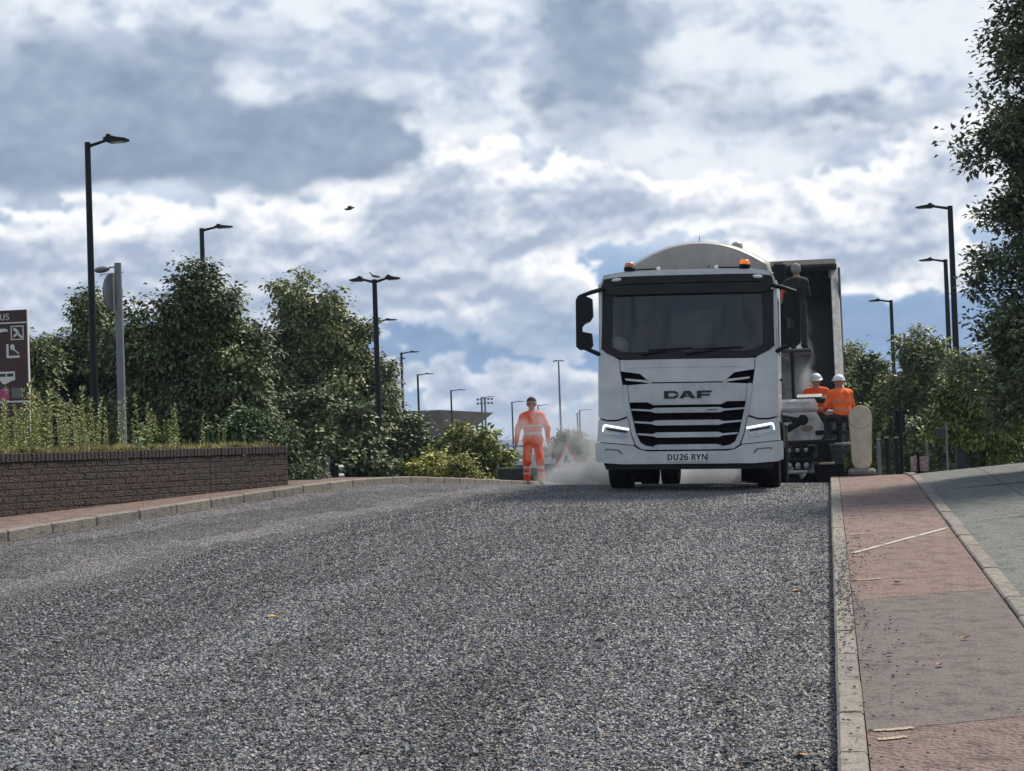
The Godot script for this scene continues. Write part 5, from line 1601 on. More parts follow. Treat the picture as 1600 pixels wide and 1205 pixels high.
	for p in [[-1.2, -0.4], [0.8, -0.4], [-1.2, -2.0], [0.8, -2.0]]:
		put("canopy_post", mtube([Vector3(p[0], 1.75, p[1]), Vector3(p[0], 2.76, p[1])], [0.035, 0.035], 8), BP, t)
	put("exhaust_stack", mbox(Vector3(0.60, 3.75, -1.6), Vector3(0.26, 1.9, 0.2), 0.05), BP, t)

# ------------------------------------------------------------------ people: one skin over a skeleton
func add_skin(o: Dictionary, bones: Array, cell: float, k: float, bands: Array):
	# bone: [a, b, ra, rb, colour, banded]
	var lo := Vector3.ONE * 1e9
	var hi := -lo
	for b in bones:
		var r := Vector3.ONE * (maxf(b[2], b[3]) + cell * 2.0)
		lo = lo.min(b[0] - r).min(b[1] - r)
		hi = hi.max(b[0] + r).max(b[1] + r)
	var nx := int((hi.x - lo.x) / cell) + 2
	var ny := int((hi.y - lo.y) / cell) + 2
	var nz := int((hi.z - lo.z) / cell) + 2
	var f := PackedFloat32Array()
	f.resize(nx * ny * nz)
	f.fill(1.0)
	var dist := func(p: Vector3, b: Array) -> float:
		var ab: Vector3 = b[1] - b[0]
		var t := clampf((p - b[0]).dot(ab) / maxf(ab.length_squared(), 1e-9), 0.0, 1.0)
		return (p - b[0] - ab * t).length() - lerpf(b[2], b[3], t)
	for b in bones:
		var r := Vector3.ONE * (maxf(b[2], b[3]) + cell * 2.0 + k * 0.6)
		var i0 := Vector3i(((b[0].min(b[1]) - r - lo) / cell).floor()).clamp(Vector3i.ZERO, Vector3i(nx - 1, ny - 1, nz - 1))
		var i1 := Vector3i(((b[0].max(b[1]) + r - lo) / cell).ceil()).clamp(Vector3i.ZERO, Vector3i(nx - 1, ny - 1, nz - 1))
		for z in range(i0.z, i1.z + 1):
			for y in range(i0.y, i1.y + 1):
				var at := (z * ny + y) * nx
				for x in range(i0.x, i1.x + 1):
					var d: float = dist.call(lo + Vector3(x, y, z) * cell, b)
					var e := f[at + x]
					var h := maxf(k - absf(d - e), 0.0) / k
					f[at + x] = minf(d, e) - h * h * k * 0.25
	var id := PackedInt32Array()
	id.resize(nx * ny * nz)
	id.fill(-1)
	var V: PackedVector3Array = o.v
	var C: PackedColorArray = o.c
	var I: PackedInt32Array = o.i
	var off := [0, 1, nx, nx + 1, nx * ny, nx * ny + 1, nx * ny + nx, nx * ny + nx + 1]
	var edges := [[0, 1], [2, 3], [4, 5], [6, 7], [0, 2], [1, 3], [4, 6], [5, 7], [0, 4], [1, 5], [2, 6], [3, 7]]
	for z in nz - 1:
		for y in ny - 1:
			for x in nx - 1:
				var at := (z * ny + y) * nx + x
				var mask := 0
				for c in 8:
					if f[at + off[c]] < 0.0:
						mask |= 1 << c
				if mask == 0 or mask == 255:
					continue
				var s := Vector3.ZERO
				var n := 0
				for e in edges:
					var a: float = f[at + off[e[0]]]
					var b: float = f[at + off[e[1]]]
					if (a < 0.0) != (b < 0.0):
						var t := a / (a - b)
						var pa := Vector3(e[0] & 1, (e[0] >> 1) & 1, e[0] >> 2)
						var pb := Vector3(e[1] & 1, (e[1] >> 1) & 1, e[1] >> 2)
						s += pa.lerp(pb, t)
						n += 1
				var p := lo + (Vector3(x, y, z) + s / n) * cell
				id[at] = V.size()
				V.append(p)
				var best := 1e9
				var col := Color.WHITE
				for b in bones:
					var d: float = dist.call(p, b)
					if d < best:
						best = d
						col = b[4]
						if b[5]:
							for q in bands:
								if p.y > q[0] and p.y < q[1]:
									col = q[2]
				C.append(col)
	for z in range(1, nz - 1):
		for y in range(1, ny - 1):
			for x in range(1, nx - 1):
				var at := (z * ny + y) * nx + x
				var a := f[at] < 0.0
				for ax in 3:
					var step: int = [1, nx, nx * ny][ax]
					if (f[at + step] < 0.0) == a:
						continue
					var u: int = [nx, nx * ny, 1][ax]
					var w: int = [nx * ny, 1, nx][ax]
					var q := [id[at], id[at - u], id[at - u - w], id[at - w]]
					if q[0] < 0 or q[1] < 0 or q[2] < 0 or q[3] < 0:
						continue
					if a:
						I.append_array([q[0], q[2], q[1], q[0], q[3], q[2]])
					else:
						I.append_array([q[0], q[1], q[2], q[0], q[2], q[3]])
	o.v = V
	o.c = C
	o.i = I

func skin_mesh(o: Dictionary) -> ArrayMesh:
	var V: PackedVector3Array = o.v
	var I: PackedInt32Array = o.i
	var N := PackedVector3Array()
	N.resize(V.size())
	for t in range(0, I.size(), 3):
		var n := (V[I[t + 2]] - V[I[t]]).cross(V[I[t + 1]] - V[I[t]])
		for k in 3:
			N[I[t + k]] += n
	for i in N.size():
		N[i] = N[i].normalized()
	var arr := []
	arr.resize(Mesh.ARRAY_MAX)
	arr[Mesh.ARRAY_VERTEX] = V
	arr[Mesh.ARRAY_NORMAL] = N
	arr[Mesh.ARRAY_COLOR] = o.c
	arr[Mesh.ARRAY_INDEX] = I
	var m := ArrayMesh.new()
	m.add_surface_from_arrays(Mesh.PRIMITIVE_TRIANGLES, arr)
	return m

# J: joints in the person's own axes, facing +z, feet at y = 0
func person(label: String, at: Vector3, turn: float, J: Dictionary, K: Dictionary, bands: Array, hat: String, cell := 0.02) -> Node3D:
	var t := thing("person", label, "person", at, turn)
	var skin: Color = K.skin
	var jac: Color = K.jacket
	var tro: Color = K.trousers
	var boot: Color = K.boots
	var B := []
	var up: Vector3 = (J.chest - J.pelvis).normalized()
	B.append([J.hipL, J.hipR, 0.115, 0.115, tro, false])
	if K.has("hem"):
		B.append([J.hipL + Vector3(0.0, 0.02, 0), J.hipR + Vector3(0.0, 0.02, 0), 0.118, 0.118, jac, true])
		B.append([J.neck + Vector3(0, -0.02, 0), J.neck + Vector3(0, 0.0, 0), 0.078, 0.076, jac, false])
	B.append([J.pelvis + Vector3(0.05, 0.05, 0), J.chest + Vector3(0.07, -0.1, 0), 0.125, 0.135, jac, true])
	B.append([J.pelvis + Vector3(-0.05, 0.05, 0), J.chest + Vector3(-0.07, -0.1, 0), 0.125, 0.135, jac, true])
	B.append([J.chest + Vector3(0.08, -0.1, 0), J.chest + Vector3(0.09, 0.04, -0.01), 0.135, 0.11, jac, true])
	B.append([J.chest + Vector3(-0.08, -0.1, 0), J.chest + Vector3(-0.09, 0.04, -0.01), 0.135, 0.11, jac, true])
	B.append([J.shL, J.shR, 0.07, 0.07, jac, true])
	for s in ["shL", "shR"]:
		B.append([J.neck - up * 0.03, J[s] + (J.neck - J[s]) * 0.25, 0.066, 0.07, jac, false])
	for s in ["L", "R"]:
		B.append([J["sh" + s], J["el" + s], 0.072, 0.06, jac, false])
		B.append([J["el" + s], J["wr" + s], 0.058, 0.046, K.get("sleeve", jac) if s == "L" else jac, false])
		B.append([J["hip" + s], J["kn" + s], 0.104, 0.08, tro, false])
		B.append([J["kn" + s], J["an" + s], 0.082, 0.066, tro, true])
		B.append([J["an" + s] + Vector3(0, -0.02, -0.02), J["toe" + s], 0.052, 0.042, boot, false])
	B.append([J.neck, J.head - up * 0.06, 0.058, 0.056, skin, false])
	var o := {"v": PackedVector3Array(), "c": PackedColorArray(), "i": PackedInt32Array()}
	add_skin(o, B, cell, 0.035, bands)
	# head
	var hb: Basis = J.get("headturn", Basis.IDENTITY)
	var h: Vector3 = J.head
	var H := []
	H.append([h + hb * Vector3(0, 0.035, -0.015), h + hb * Vector3(0, 0.02, -0.012), 0.098, 0.095, skin, false])
	H.append([h + hb * Vector3(0, -0.02, 0.02), h + hb * Vector3(0, -0.075, 0.038), 0.07, 0.048, skin, false])
	H.append([h + hb * Vector3(0, 0.0, 0.09), h + hb * Vector3(0, -0.028, 0.106), 0.010, 0.015, skin, false])
	H.append([h + hb * Vector3(-0.03, 0.022, 0.078), h + hb * Vector3(0.03, 0.022, 0.078), 0.014, 0.014, skin * 0.8, false])
	for s in [-1, 1]:
		H.append([h + hb * Vector3(s * 0.088, 0.015, -0.01), h + hb * Vector3(s * 0.088, -0.025, -0.005), 0.016, 0.012, skin, false])
		H.append([h + hb * Vector3(s * 0.032, 0.004, 0.081), h + hb * Vector3(s * 0.034, 0.004, 0.081), 0.012, 0.012, Color(0.03, 0.025, 0.02), false])
	H.append([h + hb * Vector3(-0.02, -0.056, 0.081), h + hb * Vector3(0.02, -0.056, 0.081), 0.009, 0.009, skin * Color(0.9, 0.6, 0.6), false])
	H.append([h - up * 0.05, J.neck + (h - J.neck) * 0.2, 0.058, 0.058, skin, false])
	if K.has("beard"):
		H.append([h + hb * Vector3(-0.035, -0.07, 0.045), h + hb * Vector3(0.035, -0.07, 0.045), 0.034, 0.034, K.beard, false])
	add_skin(o, H, 0.008, 0.02, [])
	# hands
	for s in ["L", "R"]:
		var w: Vector3 = J["wr" + s]
		var d: Vector3 = (w - J["el" + s]).normalized()
		if J.has("hd" + s):
			d = J["hd" + s].normalized()
		var side := 1.0 if s == "L" else -1.0
		var fwd := (Vector3(0, 0, 1) - d * d.z).normalized()
		if absf(d.z) > 0.8:
			fwd = (Vector3(-side, 0, 0) - d * d.x * -side).normalized()
		var inn := d.cross(fwd).normalized() * side * -1.0
		var M := []
		var hc: Color = K.get("gloves", skin)
		M.append([w, w + d * 0.05, 0.026, 0.026, hc, false])
		M.append([w + d * 0.05 + fwd * 0.018, w + d * 0.09 + fwd * 0.024, 0.021, 0.018, hc, false])
		M.append([w + d * 0.05 - fwd * 0.018, w + d * 0.09 - fwd * 0.024, 0.021, 0.017, hc, false])
		for q in 4:
			var b0 := w + d * 0.09 + fwd * (0.03 - q * 0.02)
			var l: float = [0.070, 0.078, 0.072, 0.056][q]
			var b1 := b0 + d * l * 0.45 + inn * 0.004
			var b2 := b1 + d * l * 0.3 + inn * l * 0.25
			M.append([b0, b1, 0.010, 0.009, hc, false])
			M.append([b1, b2, 0.009, 0.008, hc, false])
		var th := w + d * 0.03 + fwd * 0.025
		M.append([th, th + d * 0.035 + fwd * 0.025 + inn * 0.01, 0.013, 0.011, hc, false])
		M.append([th + d * 0.035 + fwd * 0.025 + inn * 0.01, th + d * 0.065 + fwd * 0.03 + inn * 0.015, 0.010, 0.008, hc, false])
		add_skin(o, M, 0.006, 0.01, [])
	put("body", skin_mesh(o), mats["person"], t)
	var hm := MB.new()
	if hat == "helmet":
		var prof := []
		for i in 7:
			var a := PI * 0.5 * i / 6.0
			prof.append([cos(a) * 0.122 + 0.001, sin(a) * 0.115])
		hm.lathe(h + hb * Vector3(0, 0.045, -0.01), hb, prof, 22)
		hm.lathe(h + hb * Vector3(0, 0.045, 0.005), hb * Basis.from_scale(Vector3(1, 1, 1.12)), [[0.100, 0.008], [0.142, -0.006], [0.142, -0.012], [0.1, -0.004]], 22)
		put("helmet", hm.done(), mats["helmet"], t)
	elif hat != "":
		var Hh := []
		Hh.append([h + hb * Vector3(0, 0.055, -0.022), h + hb * Vector3(0, 0.05, -0.022), 0.100, 0.1, Color.WHITE, false])
		Hh.append([h + hb * Vector3(0, 0.0, -0.05), h + hb * Vector3(0, 0.0, -0.052), 0.08, 0.08, Color.WHITE, false])
		var oh := {"v": PackedVector3Array(), "c": PackedColorArray(), "i": PackedInt32Array()}
		add_skin(oh, Hh, 0.01, 0.03, [])
		put("hair" if hat == "hair" else "cap", skin_mesh(oh), mats[hat], t)
	return t

func standing() -> Dictionary:
	return {"pelvis": Vector3(0, 0.98, 0), "chest": Vector3(0, 1.36, 0), "neck": Vector3(0, 1.48, 0.0), "head": Vector3(0, 1.645, 0.02),
		"shL": Vector3(0.185, 1.40, 0), "shR": Vector3(-0.185, 1.40, 0), "elL": Vector3(0.27, 1.14, -0.02), "elR": Vector3(-0.27, 1.14, -0.02),
		"wrL": Vector3(0.29, 0.88, 0.06), "wrR": Vector3(-0.29, 0.88, 0.06), "hipL": Vector3(0.09, 0.93, 0), "hipR": Vector3(-0.09, 0.93, 0),
		"knL": Vector3(0.11, 0.50, 0.03), "knR": Vector3(-0.11, 0.50, 0.03), "anL": Vector3(0.12, 0.10, 0), "anR": Vector3(-0.12, 0.10, 0),
		"toeL": Vector3(0.14, 0.045, 0.16), "toeR": Vector3(-0.14, 0.045, 0.16)}

func build_people():
	var orange := Color(0.72, 0.085, 0.018)
	var pale := Color(0.55, 0.20, 0.12)
	var grey := Color(0.45, 0.44, 0.42)
	var navy := Color(0.02, 0.022, 0.03)
	var skin := Color(0.33, 0.18, 0.12)
	var boots := Color(0.015, 0.014, 0.013)
	# the man walking up the road
	var J := standing()
	J.knL = Vector3(0.13, 0.53, 0.10)
	J.anL = Vector3(0.15, 0.12, 0.06)
	J.toeL = Vector3(0.18, 0.05, 0.23)
	J.knR = Vector3(-0.13, 0.51, 0.0)
	J.anR = Vector3(-0.15, 0.11, -0.12)
	J.toeR = Vector3(-0.18, 0.045, 0.05)
	J.elL = Vector3(0.30, 1.16, -0.02)
	J.wrL = Vector3(0.31, 0.90, 0.05)
	J.elR = Vector3(-0.29, 1.16, -0.03)
	J.wrR = Vector3(-0.33, 0.90, 0.02)
	person("man in orange hi-vis suit walking through steam beside the lorry", Vector3(-5.87, road_y(-5.87, 38.0), -38.0), 0.12, J, {"skin": skin, "jacket": orange, "trousers": orange, "boots": boots, "hem": true, "gloves": Color(0.10, 0.09, 0.08)}, [[1.04, 1.09, grey], [1.20, 1.24, grey], [0.24, 0.285, grey], [0.36, 0.40, grey]], "hair", 0.018)
	# on the paver, facing the camera, leaning on the console
	J = standing()
	J.chest = Vector3(0, 1.33, 0.10)
	J.neck = Vector3(0, 1.46, 0.15)
	J.head = Vector3(0, 1.61, 0.2)
	J.headturn = Basis(Vector3.RIGHT, 0.25)
	J.shL = Vector3(0.19, 1.39, 0.11)
	J.shR = Vector3(-0.19, 1.39, 0.11)
	J.elL = Vector3(0.31, 1.14, 0.2)
	J.elR = Vector3(-0.31, 1.14, 0.2)
	J.wrL = Vector3(0.2, 1.02, 0.38)
	J.wrR = Vector3(-0.22, 1.02, 0.38)
	person("paver operator in orange jacket and white helmet leaning on the console", Vector3(-0.24, 1.26, -40.3), 0.0, J, {"skin": skin, "jacket": orange, "trousers": navy, "boots": boots}, [[1.02, 1.06, grey], [1.2, 1.24, grey]], "helmet", 0.022)
	# seated, back to the camera
	J = standing()
	J.pelvis = Vector3(0, 0.55, 0)
	J.chest = Vector3(0, 0.92, 0.04)
	J.neck = Vector3(0, 1.05, 0.07)
	J.head = Vector3(0, 1.20, 0.10)
	J.shL = Vector3(0.19, 0.98, 0.04)
	J.shR = Vector3(-0.19, 0.98, 0.04)
	J.elL = Vector3(0.28, 0.74, 0.12)
	J.elR = Vector3(-0.28, 0.74, 0.12)
	J.wrL = Vector3(0.2, 0.66, 0.35)
	J.wrR = Vector3(-0.2, 0.66, 0.35)
	J.hipL = Vector3(0.09, 0.50, 0)
	J.hipR = Vector3(-0.09, 0.50, 0)
	J.knL = Vector3(0.13, 0.50, 0.40)
	J.knR = Vector3(-0.13, 0.50, 0.40)
	J.anL = Vector3(0.13, 0.10, 0.36)
	J.anR = Vector3(-0.13, 0.10, 0.36)
	J.toeL = Vector3(0.14, 0.045, 0.52)
	J.toeR = Vector3(-0.14, 0.045, 0.52)
	person("worker in orange jacket and white helmet seated on paver, back turned", Vector3(0.26, 1.585, -38.6), PI + 0.5, J, {"skin": skin, "jacket": Color(0.85, 0.13, 0.02), "trousers": navy, "boots": boots}, [[0.64, 0.68, pale], [0.8, 0.84, pale]], "helmet", 0.022)
	# seated at the wheel
	var D := J.duplicate()
	D.wrL = Vector3(0.12, 0.78, 0.42)
	D.wrR = Vector3(-0.14, 0.74, 0.42)
	D.elL = Vector3(0.28, 0.74, 0.18)
	D.elR = Vector3(-0.28, 0.74, 0.18)
	person("driver in dark jacket at the wheel behind the windscreen", Vector3(-2.56, 2.10, -27.28), 0.0, D, {"skin": skin, "jacket": Color(0.05, 0.05, 0.055), "trousers": navy, "boots": boots}, [], "hair", 0.025)
	# on top of the paver's canopy
	J = standing()
	J.elL = Vector3(0.28, 1.34, 0.05)
	J.wrL = Vector3(0.34, 1.12, 0.1)
	J.elR = Vector3(-0.2, 1.14, 0.12)
	J.wrR = Vector3(-0.05, 1.05, 0.3)
	person("man in black jacket and pale cap standing high behind lorry's cab", Vector3(-0.56, 3.52, -40.0), PI - 0.3, J, {"skin": Color(0.3, 0.17, 0.12), "jacket": Color(0.014, 0.015, 0.018), "trousers": navy, "boots": boots, "sleeve": Color(0.75, 0.12, 0.05)}, [], "interior_pale", 0.022)

# ------------------------------------------------------------------ signs, bollard, signals
func build_signs():
	# brown tourist sign behind the planter wall
	var t := thing("tourist_sign", "brown tourist sign with white leisure pictograms behind brick wall", "sign", Vector3(-11.07, 1.7, -25.5))
	var sc := 1.0 / 111.0
	var P := func(px: float, py: float) -> Vector2: return Vector2((px - 42.0) * sc, 2.2 - (py - 484.0) * sc)
	var R := func(x0, y0, x1, y1) -> PackedVector2Array: return PackedVector2Array([P.call(x0, y0), P.call(x1, y0), P.call(x1, y1), P.call(x0, y1)])
	put("plate", mbox(Vector3(-1.2, 1.56, 0), Vector3(2.4, 1.28, 0.03), 0.006), mats["sign_brown"], t)
	put("lower_plate", mbox(Vector3(-1.2, 0.62, 0), Vector3(2.4, 0.52, 0.03), 0.006), mats["sign_brown"], t)
	put("post", mtube([Vector3(-0.05, -0.9, -0.05), Vector3(-0.05, 2.17, -0.05)], [0.038, 0.038], 10), mats["grey_pole"], t)
	put("post", mtube([Vector3(-2.2, -0.9, -0.05), Vector3(-2.2, 2.17, -0.05)], [0.038, 0.038], 10), mats["grey_pole"], t)
	put("edge_trim", mbox(Vector3(0.004, 1.3, 0.0), Vector3(0.014, 1.8, 0.045), 0.003), mats["sign_white"], t)
	var z := 0.016
	var flat := func(name: String, polys: Array, m: String):
		var b := MB.new()
		for p in polys:
			b.prism(p, z, z + 0.004)
		put(name, b.done(), mats[m], t)
	flat.call("header_line", [R.call(-240, 503, 41, 505)], "sign_white")
	flat.call("bottom_line", [R.call(-240, 626, 41, 628.5)], "sign_white")
	var tx := put("lettering", text_mesh("US", 0.088, 0.004, false), mats["sign_white"], t)
	var c: Vector2 = P.call(5.0, 494.5)
	tx.position = Vector3(c.x, c.y, z + 0.002)
	flat.call("pictogram", [R.call(15, 509, 36, 510.5), R.call(15, 529.5, 36, 531), R.call(15, 510.5, 16.5, 529.5), R.call(34.5, 510.5, 36, 529.5),
		PackedVector2Array([P.call(18, 514), P.call(22, 512), P.call(27, 516), P.call(29, 521), P.call(26, 522), P.call(22, 518)]),
		PackedVector2Array([P.call(25, 519), P.call(29, 521), P.call(34, 527), P.call(32, 529), P.call(27, 524)]),
		PackedVector2Array([P.call(24, 520), P.call(26, 523), P.call(20, 527), P.call(18, 525)])], "sign_white")
	flat.call("pictogram", [PackedVector2Array([P.call(-6, 513), P.call(4, 512.5), P.call(9, 514), P.call(10, 518), P.call(6, 517), P.call(-6, 519)])], "sign_white")
	var oval := PackedVector2Array()
	for i in 14:
		oval.append(P.call(17.0 + cos(TAU * i / 14) * 3.6, 542.0 + sin(TAU * i / 14) * 4.6))
	flat.call("pictogram", [R.call(7, 537, 10.5, 559), R.call(10.5, 555.5, 28.5, 559), oval, PackedVector2Array([P.call(18, 546), P.call(20, 545), P.call(28, 552), P.call(27, 553.5)])], "sign_white")
	flat.call("pictogram", [R.call(-14, 580, 20, 583), R.call(-14, 588, 20, 594), R.call(17.5, 583, 20, 588), R.call(4.5, 583, 6.5, 588), R.call(-14, 583, -11, 588), PackedVector2Array([P.call(-4, 594), P.call(16, 594), P.call(3, 600), P.call(-2, 598)])], "sign_white")
	flat.call("route_patch", [R.call(-12, 607, 10, 624)], "sign_pink")
	flat.call("route_patch", [R.call(14, 606, 32, 622)], "sign_grey")
	# roadworks triangle on its frame
	var w := thing("roadworks_sign", "red bordered triangular road works sign with white plate in steam", "sign", Vector3(-6.02, 0.45, -44.0), 0.1)
	var tri := func(s: float, cy: float) -> PackedVector2Array: return PackedVector2Array([Vector2(-0.32 * s, cy - 0.19 * s), Vector2(0.32 * s, cy - 0.19 * s), Vector2(0, cy + 0.38 * s)])
	put("triangle_border", mprism(tri.call(1.0, 0.97), -0.012, 0.0), mats["sign_red"], w)
	put("triangle_face", mprism(tri.call(0.72, 0.965), 0.0, 0.004), mats["sign_white"], w)
	put("pictogram", mprism(pv([-0.07, 0.86, -0.05, 0.98, -0.01, 1.04, 0.02, 1.04, 0.01, 0.96, 0.07, 0.86, 0.04, 0.86, 0.0, 0.93, -0.04, 0.86]), 0.004, 0.008), mats["ink"], w)
	put("plate", mbox(Vector3(0.0, 0.61, 0.0), Vector3(0.66, 0.26, 0.015), 0.003), mats["sign_white"], w)
	put("plate_edge", mbox(Vector3(0.0, 0.465, 0.0), Vector3(0.68, 0.03, 0.02), 0.004), mats["ink"], w)
	put("mark", mprism(pv([-0.26, 0.575, -0.26, 0.65, -0.18, 0.65, -0.23, 0.59, -0.17, 0.59, -0.17, 0.575]), 0.008, 0.011), mats["ink"], w)
	put("mark", mbox(Vector3(-0.13, 0.605, 0.009), Vector3(0.05, 0.06, 0.003)), mats["ink"], w)
	put("frame_leg", mtube([Vector3(-0.3, 0.0, 0.1), Vector3(-0.26, 0.8, -0.03)], [0.015, 0.015], 6), mats["grey_pole"], w)
	put("frame_leg", mtube([Vector3(0.3, 0.0, 0.1), Vector3(0.26, 0.8, -0.03)], [0.015, 0.015], 6), mats["grey_pole"], w)
	put("frame_leg", mtube([Vector3(0.0, 0.0, -0.5), Vector3(0.0, 1.2, -0.03)], [0.015, 0.015], 6), mats["grey_pole"], w)
	# cream traffic bollard
	var b := thing("traffic_bollard", "cream rounded traffic bollard with a round blank face on footway", "bollard", Vector3(0.46, pave_y(0.46, 29.5) - 0.01, -29.5), 0.0)
	put("base", mbox(Vector3(0, 0.06, 0), Vector3(0.42, 0.12, 0.3), 0.04), mats["concrete"], b)
	var out := PackedVector2Array()
	for i in 15:
		var a := PI * i / 14.0
		out.append(Vector2(cos(a) * 0.175, 0.90 + sin(a) * 0.175))
	out.append_array(pv([-0.15, 0.3, -0.15, 0.22, -0.11, 0.14, -0.05, 0.12, 0.05, 0.12, 0.11, 0.14, 0.15, 0.22, 0.15, 0.3]))
	put("shell", mprism(out, -0.09, 0.07), mats["cream_edge"], b)
	var inn := PackedVector2Array()
	for p in out:
		inn.append(Vector2(p.x * 0.9, 0.13 + (p.y - 0.12) * 0.97))
	put("front_cover", mprism(inn, 0.07, 0.082), mats["cream"], b)
	var fc := MB.new()
	fc.lathe(Vector3(0, 0.90, 0.08), Basis(Vector3.RIGHT, Vector3.BACK, Vector3.DOWN), [[0.172, 0.0], [0.172, 0.012], [0.162, 0.02], [0.15, 0.012], [0.001, 0.012]], 32, false)
	put("round_face", fc.done(), mats["cream"], b)
	# traffic signals
	signal_post("rear of a traffic signal with three hooded lamps on grey post", Vector3(-8.25, 0.95, -31.0), 0.72, 0.95, "grey_pole", PI * 0.5 + 0.9)
	signal_post("black traffic signal and dark post before the yellow-green tree", Vector3(1.45, 0.35, -40.5), 1.95, 0.9, "black_pole", PI + 0.3)
	# board and posts by the far end of the path
	var nb := thing("notice_board", "pale pink square board with a dark post in front of it", "board", Vector3(1.62, 0.86, -36.5))
	put("board", mbox(Vector3(0, 0.29, 0), Vector3(0.32, 0.27, 0.02), 0.003), mats["pink_board"], nb)
	put("post", mbox(Vector3(-0.02, 0.2, 0.03), Vector3(0.045, 0.6, 0.03)), mats["chassis"], nb)
	put("stake", mbox(Vector3(0.15, 0.3, -0.04), Vector3(0.05, 0.85, 0.05), 0.005), mats["grey_pole"], nb)
	for p in [[1.02, 36.0, "black_pole", "dark upright barrier post closest to the cream bollard"], [1.2, 36.2, "black_pole", "dark upright barrier post beside the black traffic signal"], [0.9, 37.0, "grey_pole", "grey upright barrier post behind the dark ones"]]:
		var bp := thing("barrier_post", p[3], "post", Vector3(p[0], yr(p[1]) + 0.05, -p[1]), 0.0, "barrier posts past the bollard")
		put("post", mbox(Vector3(0, 0.35, 0), Vector3(0.07, 0.86, 0.07), 0.01), mats[p[2]], bp)
		put("cap", mbox(Vector3(0, 0.80, 0), Vector3(0.085, 0.03, 0.085), 0.008), mats["grey_pole"], bp)
	# little slatted grey sign in the leaves
	var ls := thing("slatted_sign", "small dark slatted panel on a pole in front of the trees", "sign", Vector3(2.0, 0.65, -36.0))
	put("pole", mtube([Vector3(0.1, -0.2, 0), Vector3(0.1, 1.25, 0)], [0.02, 0.02], 8), mats["grey_pole"], ls)
	put("panel", mbox(Vector3(0.0, 1.05, 0.03), Vector3(0.17, 0.20, 0.02), 0.003), mats["sign_grey"], ls)
	for i in 5:
		put("slat", mbox(Vector3(-0.064 + i * 0.032, 1.05, 0.045), Vector3(0.012, 0.18, 0.01)), mats["chassis"], ls)

func signal_post(label: String, at: Vector3, h: float, s: float, m: String, turn: float):
	var t := thing("traffic_signal", label, "traffic signal", at, turn)
	put("post", mtube([Vector3(0, -0.3, 0), Vector3(0, h, 0)], [0.035, 0.035], 10), mats[m], t)
	var y0 := h - 0.36 * s
	put("backing_board", mbox(Vector3(0, y0, 0.06), Vector3(0.26 * s, 0.52 * s, 0.015), 0.004), mats["black_plastic"], t)
	var head := put("signal_head", mbox(Vector3(0, y0, 0.12), Vector3(0.17 * s, 0.47 * s, 0.12), 0.02), mats["black_plastic"], t)
	for i in 3:
		var y := y0 + (1 - i) * 0.15 * s
		var v := MB.new()
		for k in 8:
			var a := PI * k / 8.0
			var b := PI * (k + 1) / 8.0
			var r := 0.062 * s
			v.quad(Vector3(cos(a) * r, y + sin(a) * r, 0.18), Vector3(cos(b) * r, y + sin(b) * r, 0.18), Vector3(cos(b) * r, y + sin(b) * r, 0.30), Vector3(cos(a) * r, y + sin(a) * r, 0.30))
		put("visor", v.done(), mats["grey_pole"], head)
		var l := MB.new()
		l.lathe(Vector3(0, y, 0.181), Basis(Vector3.RIGHT, Vector3.BACK, Vector3.DOWN), [[0.058 * s, 0.0], [0.04 * s, 0.012], [0.001, 0.016]], 16)
		put("lens", l.done(), mats["dark_glass"], head)

# ------------------------------------------------------------------ small things
func gull(label: String, at: Vector3, turn: float, flying: bool, s: float):
	var t := thing("bird", label, "bird", at, turn)
	var b := MB.new()
	b.tube([Vector3(-0.22, 0.02, 0), Vector3(-0.1, 0.0, 0), Vector3(0.05, 0.02, 0), Vector3(0.16, 0.06, 0), Vector3(0.21, 0.07, 0), Vector3(0.26, 0.06, 0)] if flying else [Vector3(-0.25, 0.06, 0), Vector3(-0.12, 0.10, 0), Vector3(0.02, 0.14, 0), Vector3(0.09, 0.23, 0), Vector3(0.12, 0.26, 0), Vector3(0.18, 0.25, 0)], [0.012, 0.05, 0.06, 0.042, 0.035, 0.008], 10)
	put("body", b.done(), mats["bird_dark" if flying else "bird_pale"], t)
	for q in [-1, 1]:
		var w := MB.new()
		if flying:
			var p := [Vector3(0.1, 0.03, q * 0.03), Vector3(0.14, 0.12, q * 0.25), Vector3(0.02, 0.06, q * 0.62), Vector3(-0.03, 0.10, q * 0.25), Vector3(-0.08, 0.02, q * 0.03)]
			for k in [0.0, -0.012]:
				var o := Vector3(0, k, 0)
				w.tri(p[0] + o, p[1] + o, p[4] + o)
				w.tri(p[1] + o, p[3] + o, p[4] + o)
				w.tri(p[1] + o, p[2] + o, p[3] + o)
		else:
			w.tube([Vector3(0.04, 0.15, q * 0.05), Vector3(-0.1, 0.12, q * 0.055), Vector3(-0.27, 0.08, q * 0.02)], [0.03, 0.035, 0.005], 8)
			w.tube([Vector3(-0.01, 0.1, q * 0.02), Vector3(-0.01, 0.0, q * 0.02)], [0.006, 0.006], 5)
		put("wing", w.done(), mats["bird_dark"], t)
	t.scale = Vector3.ONE * s

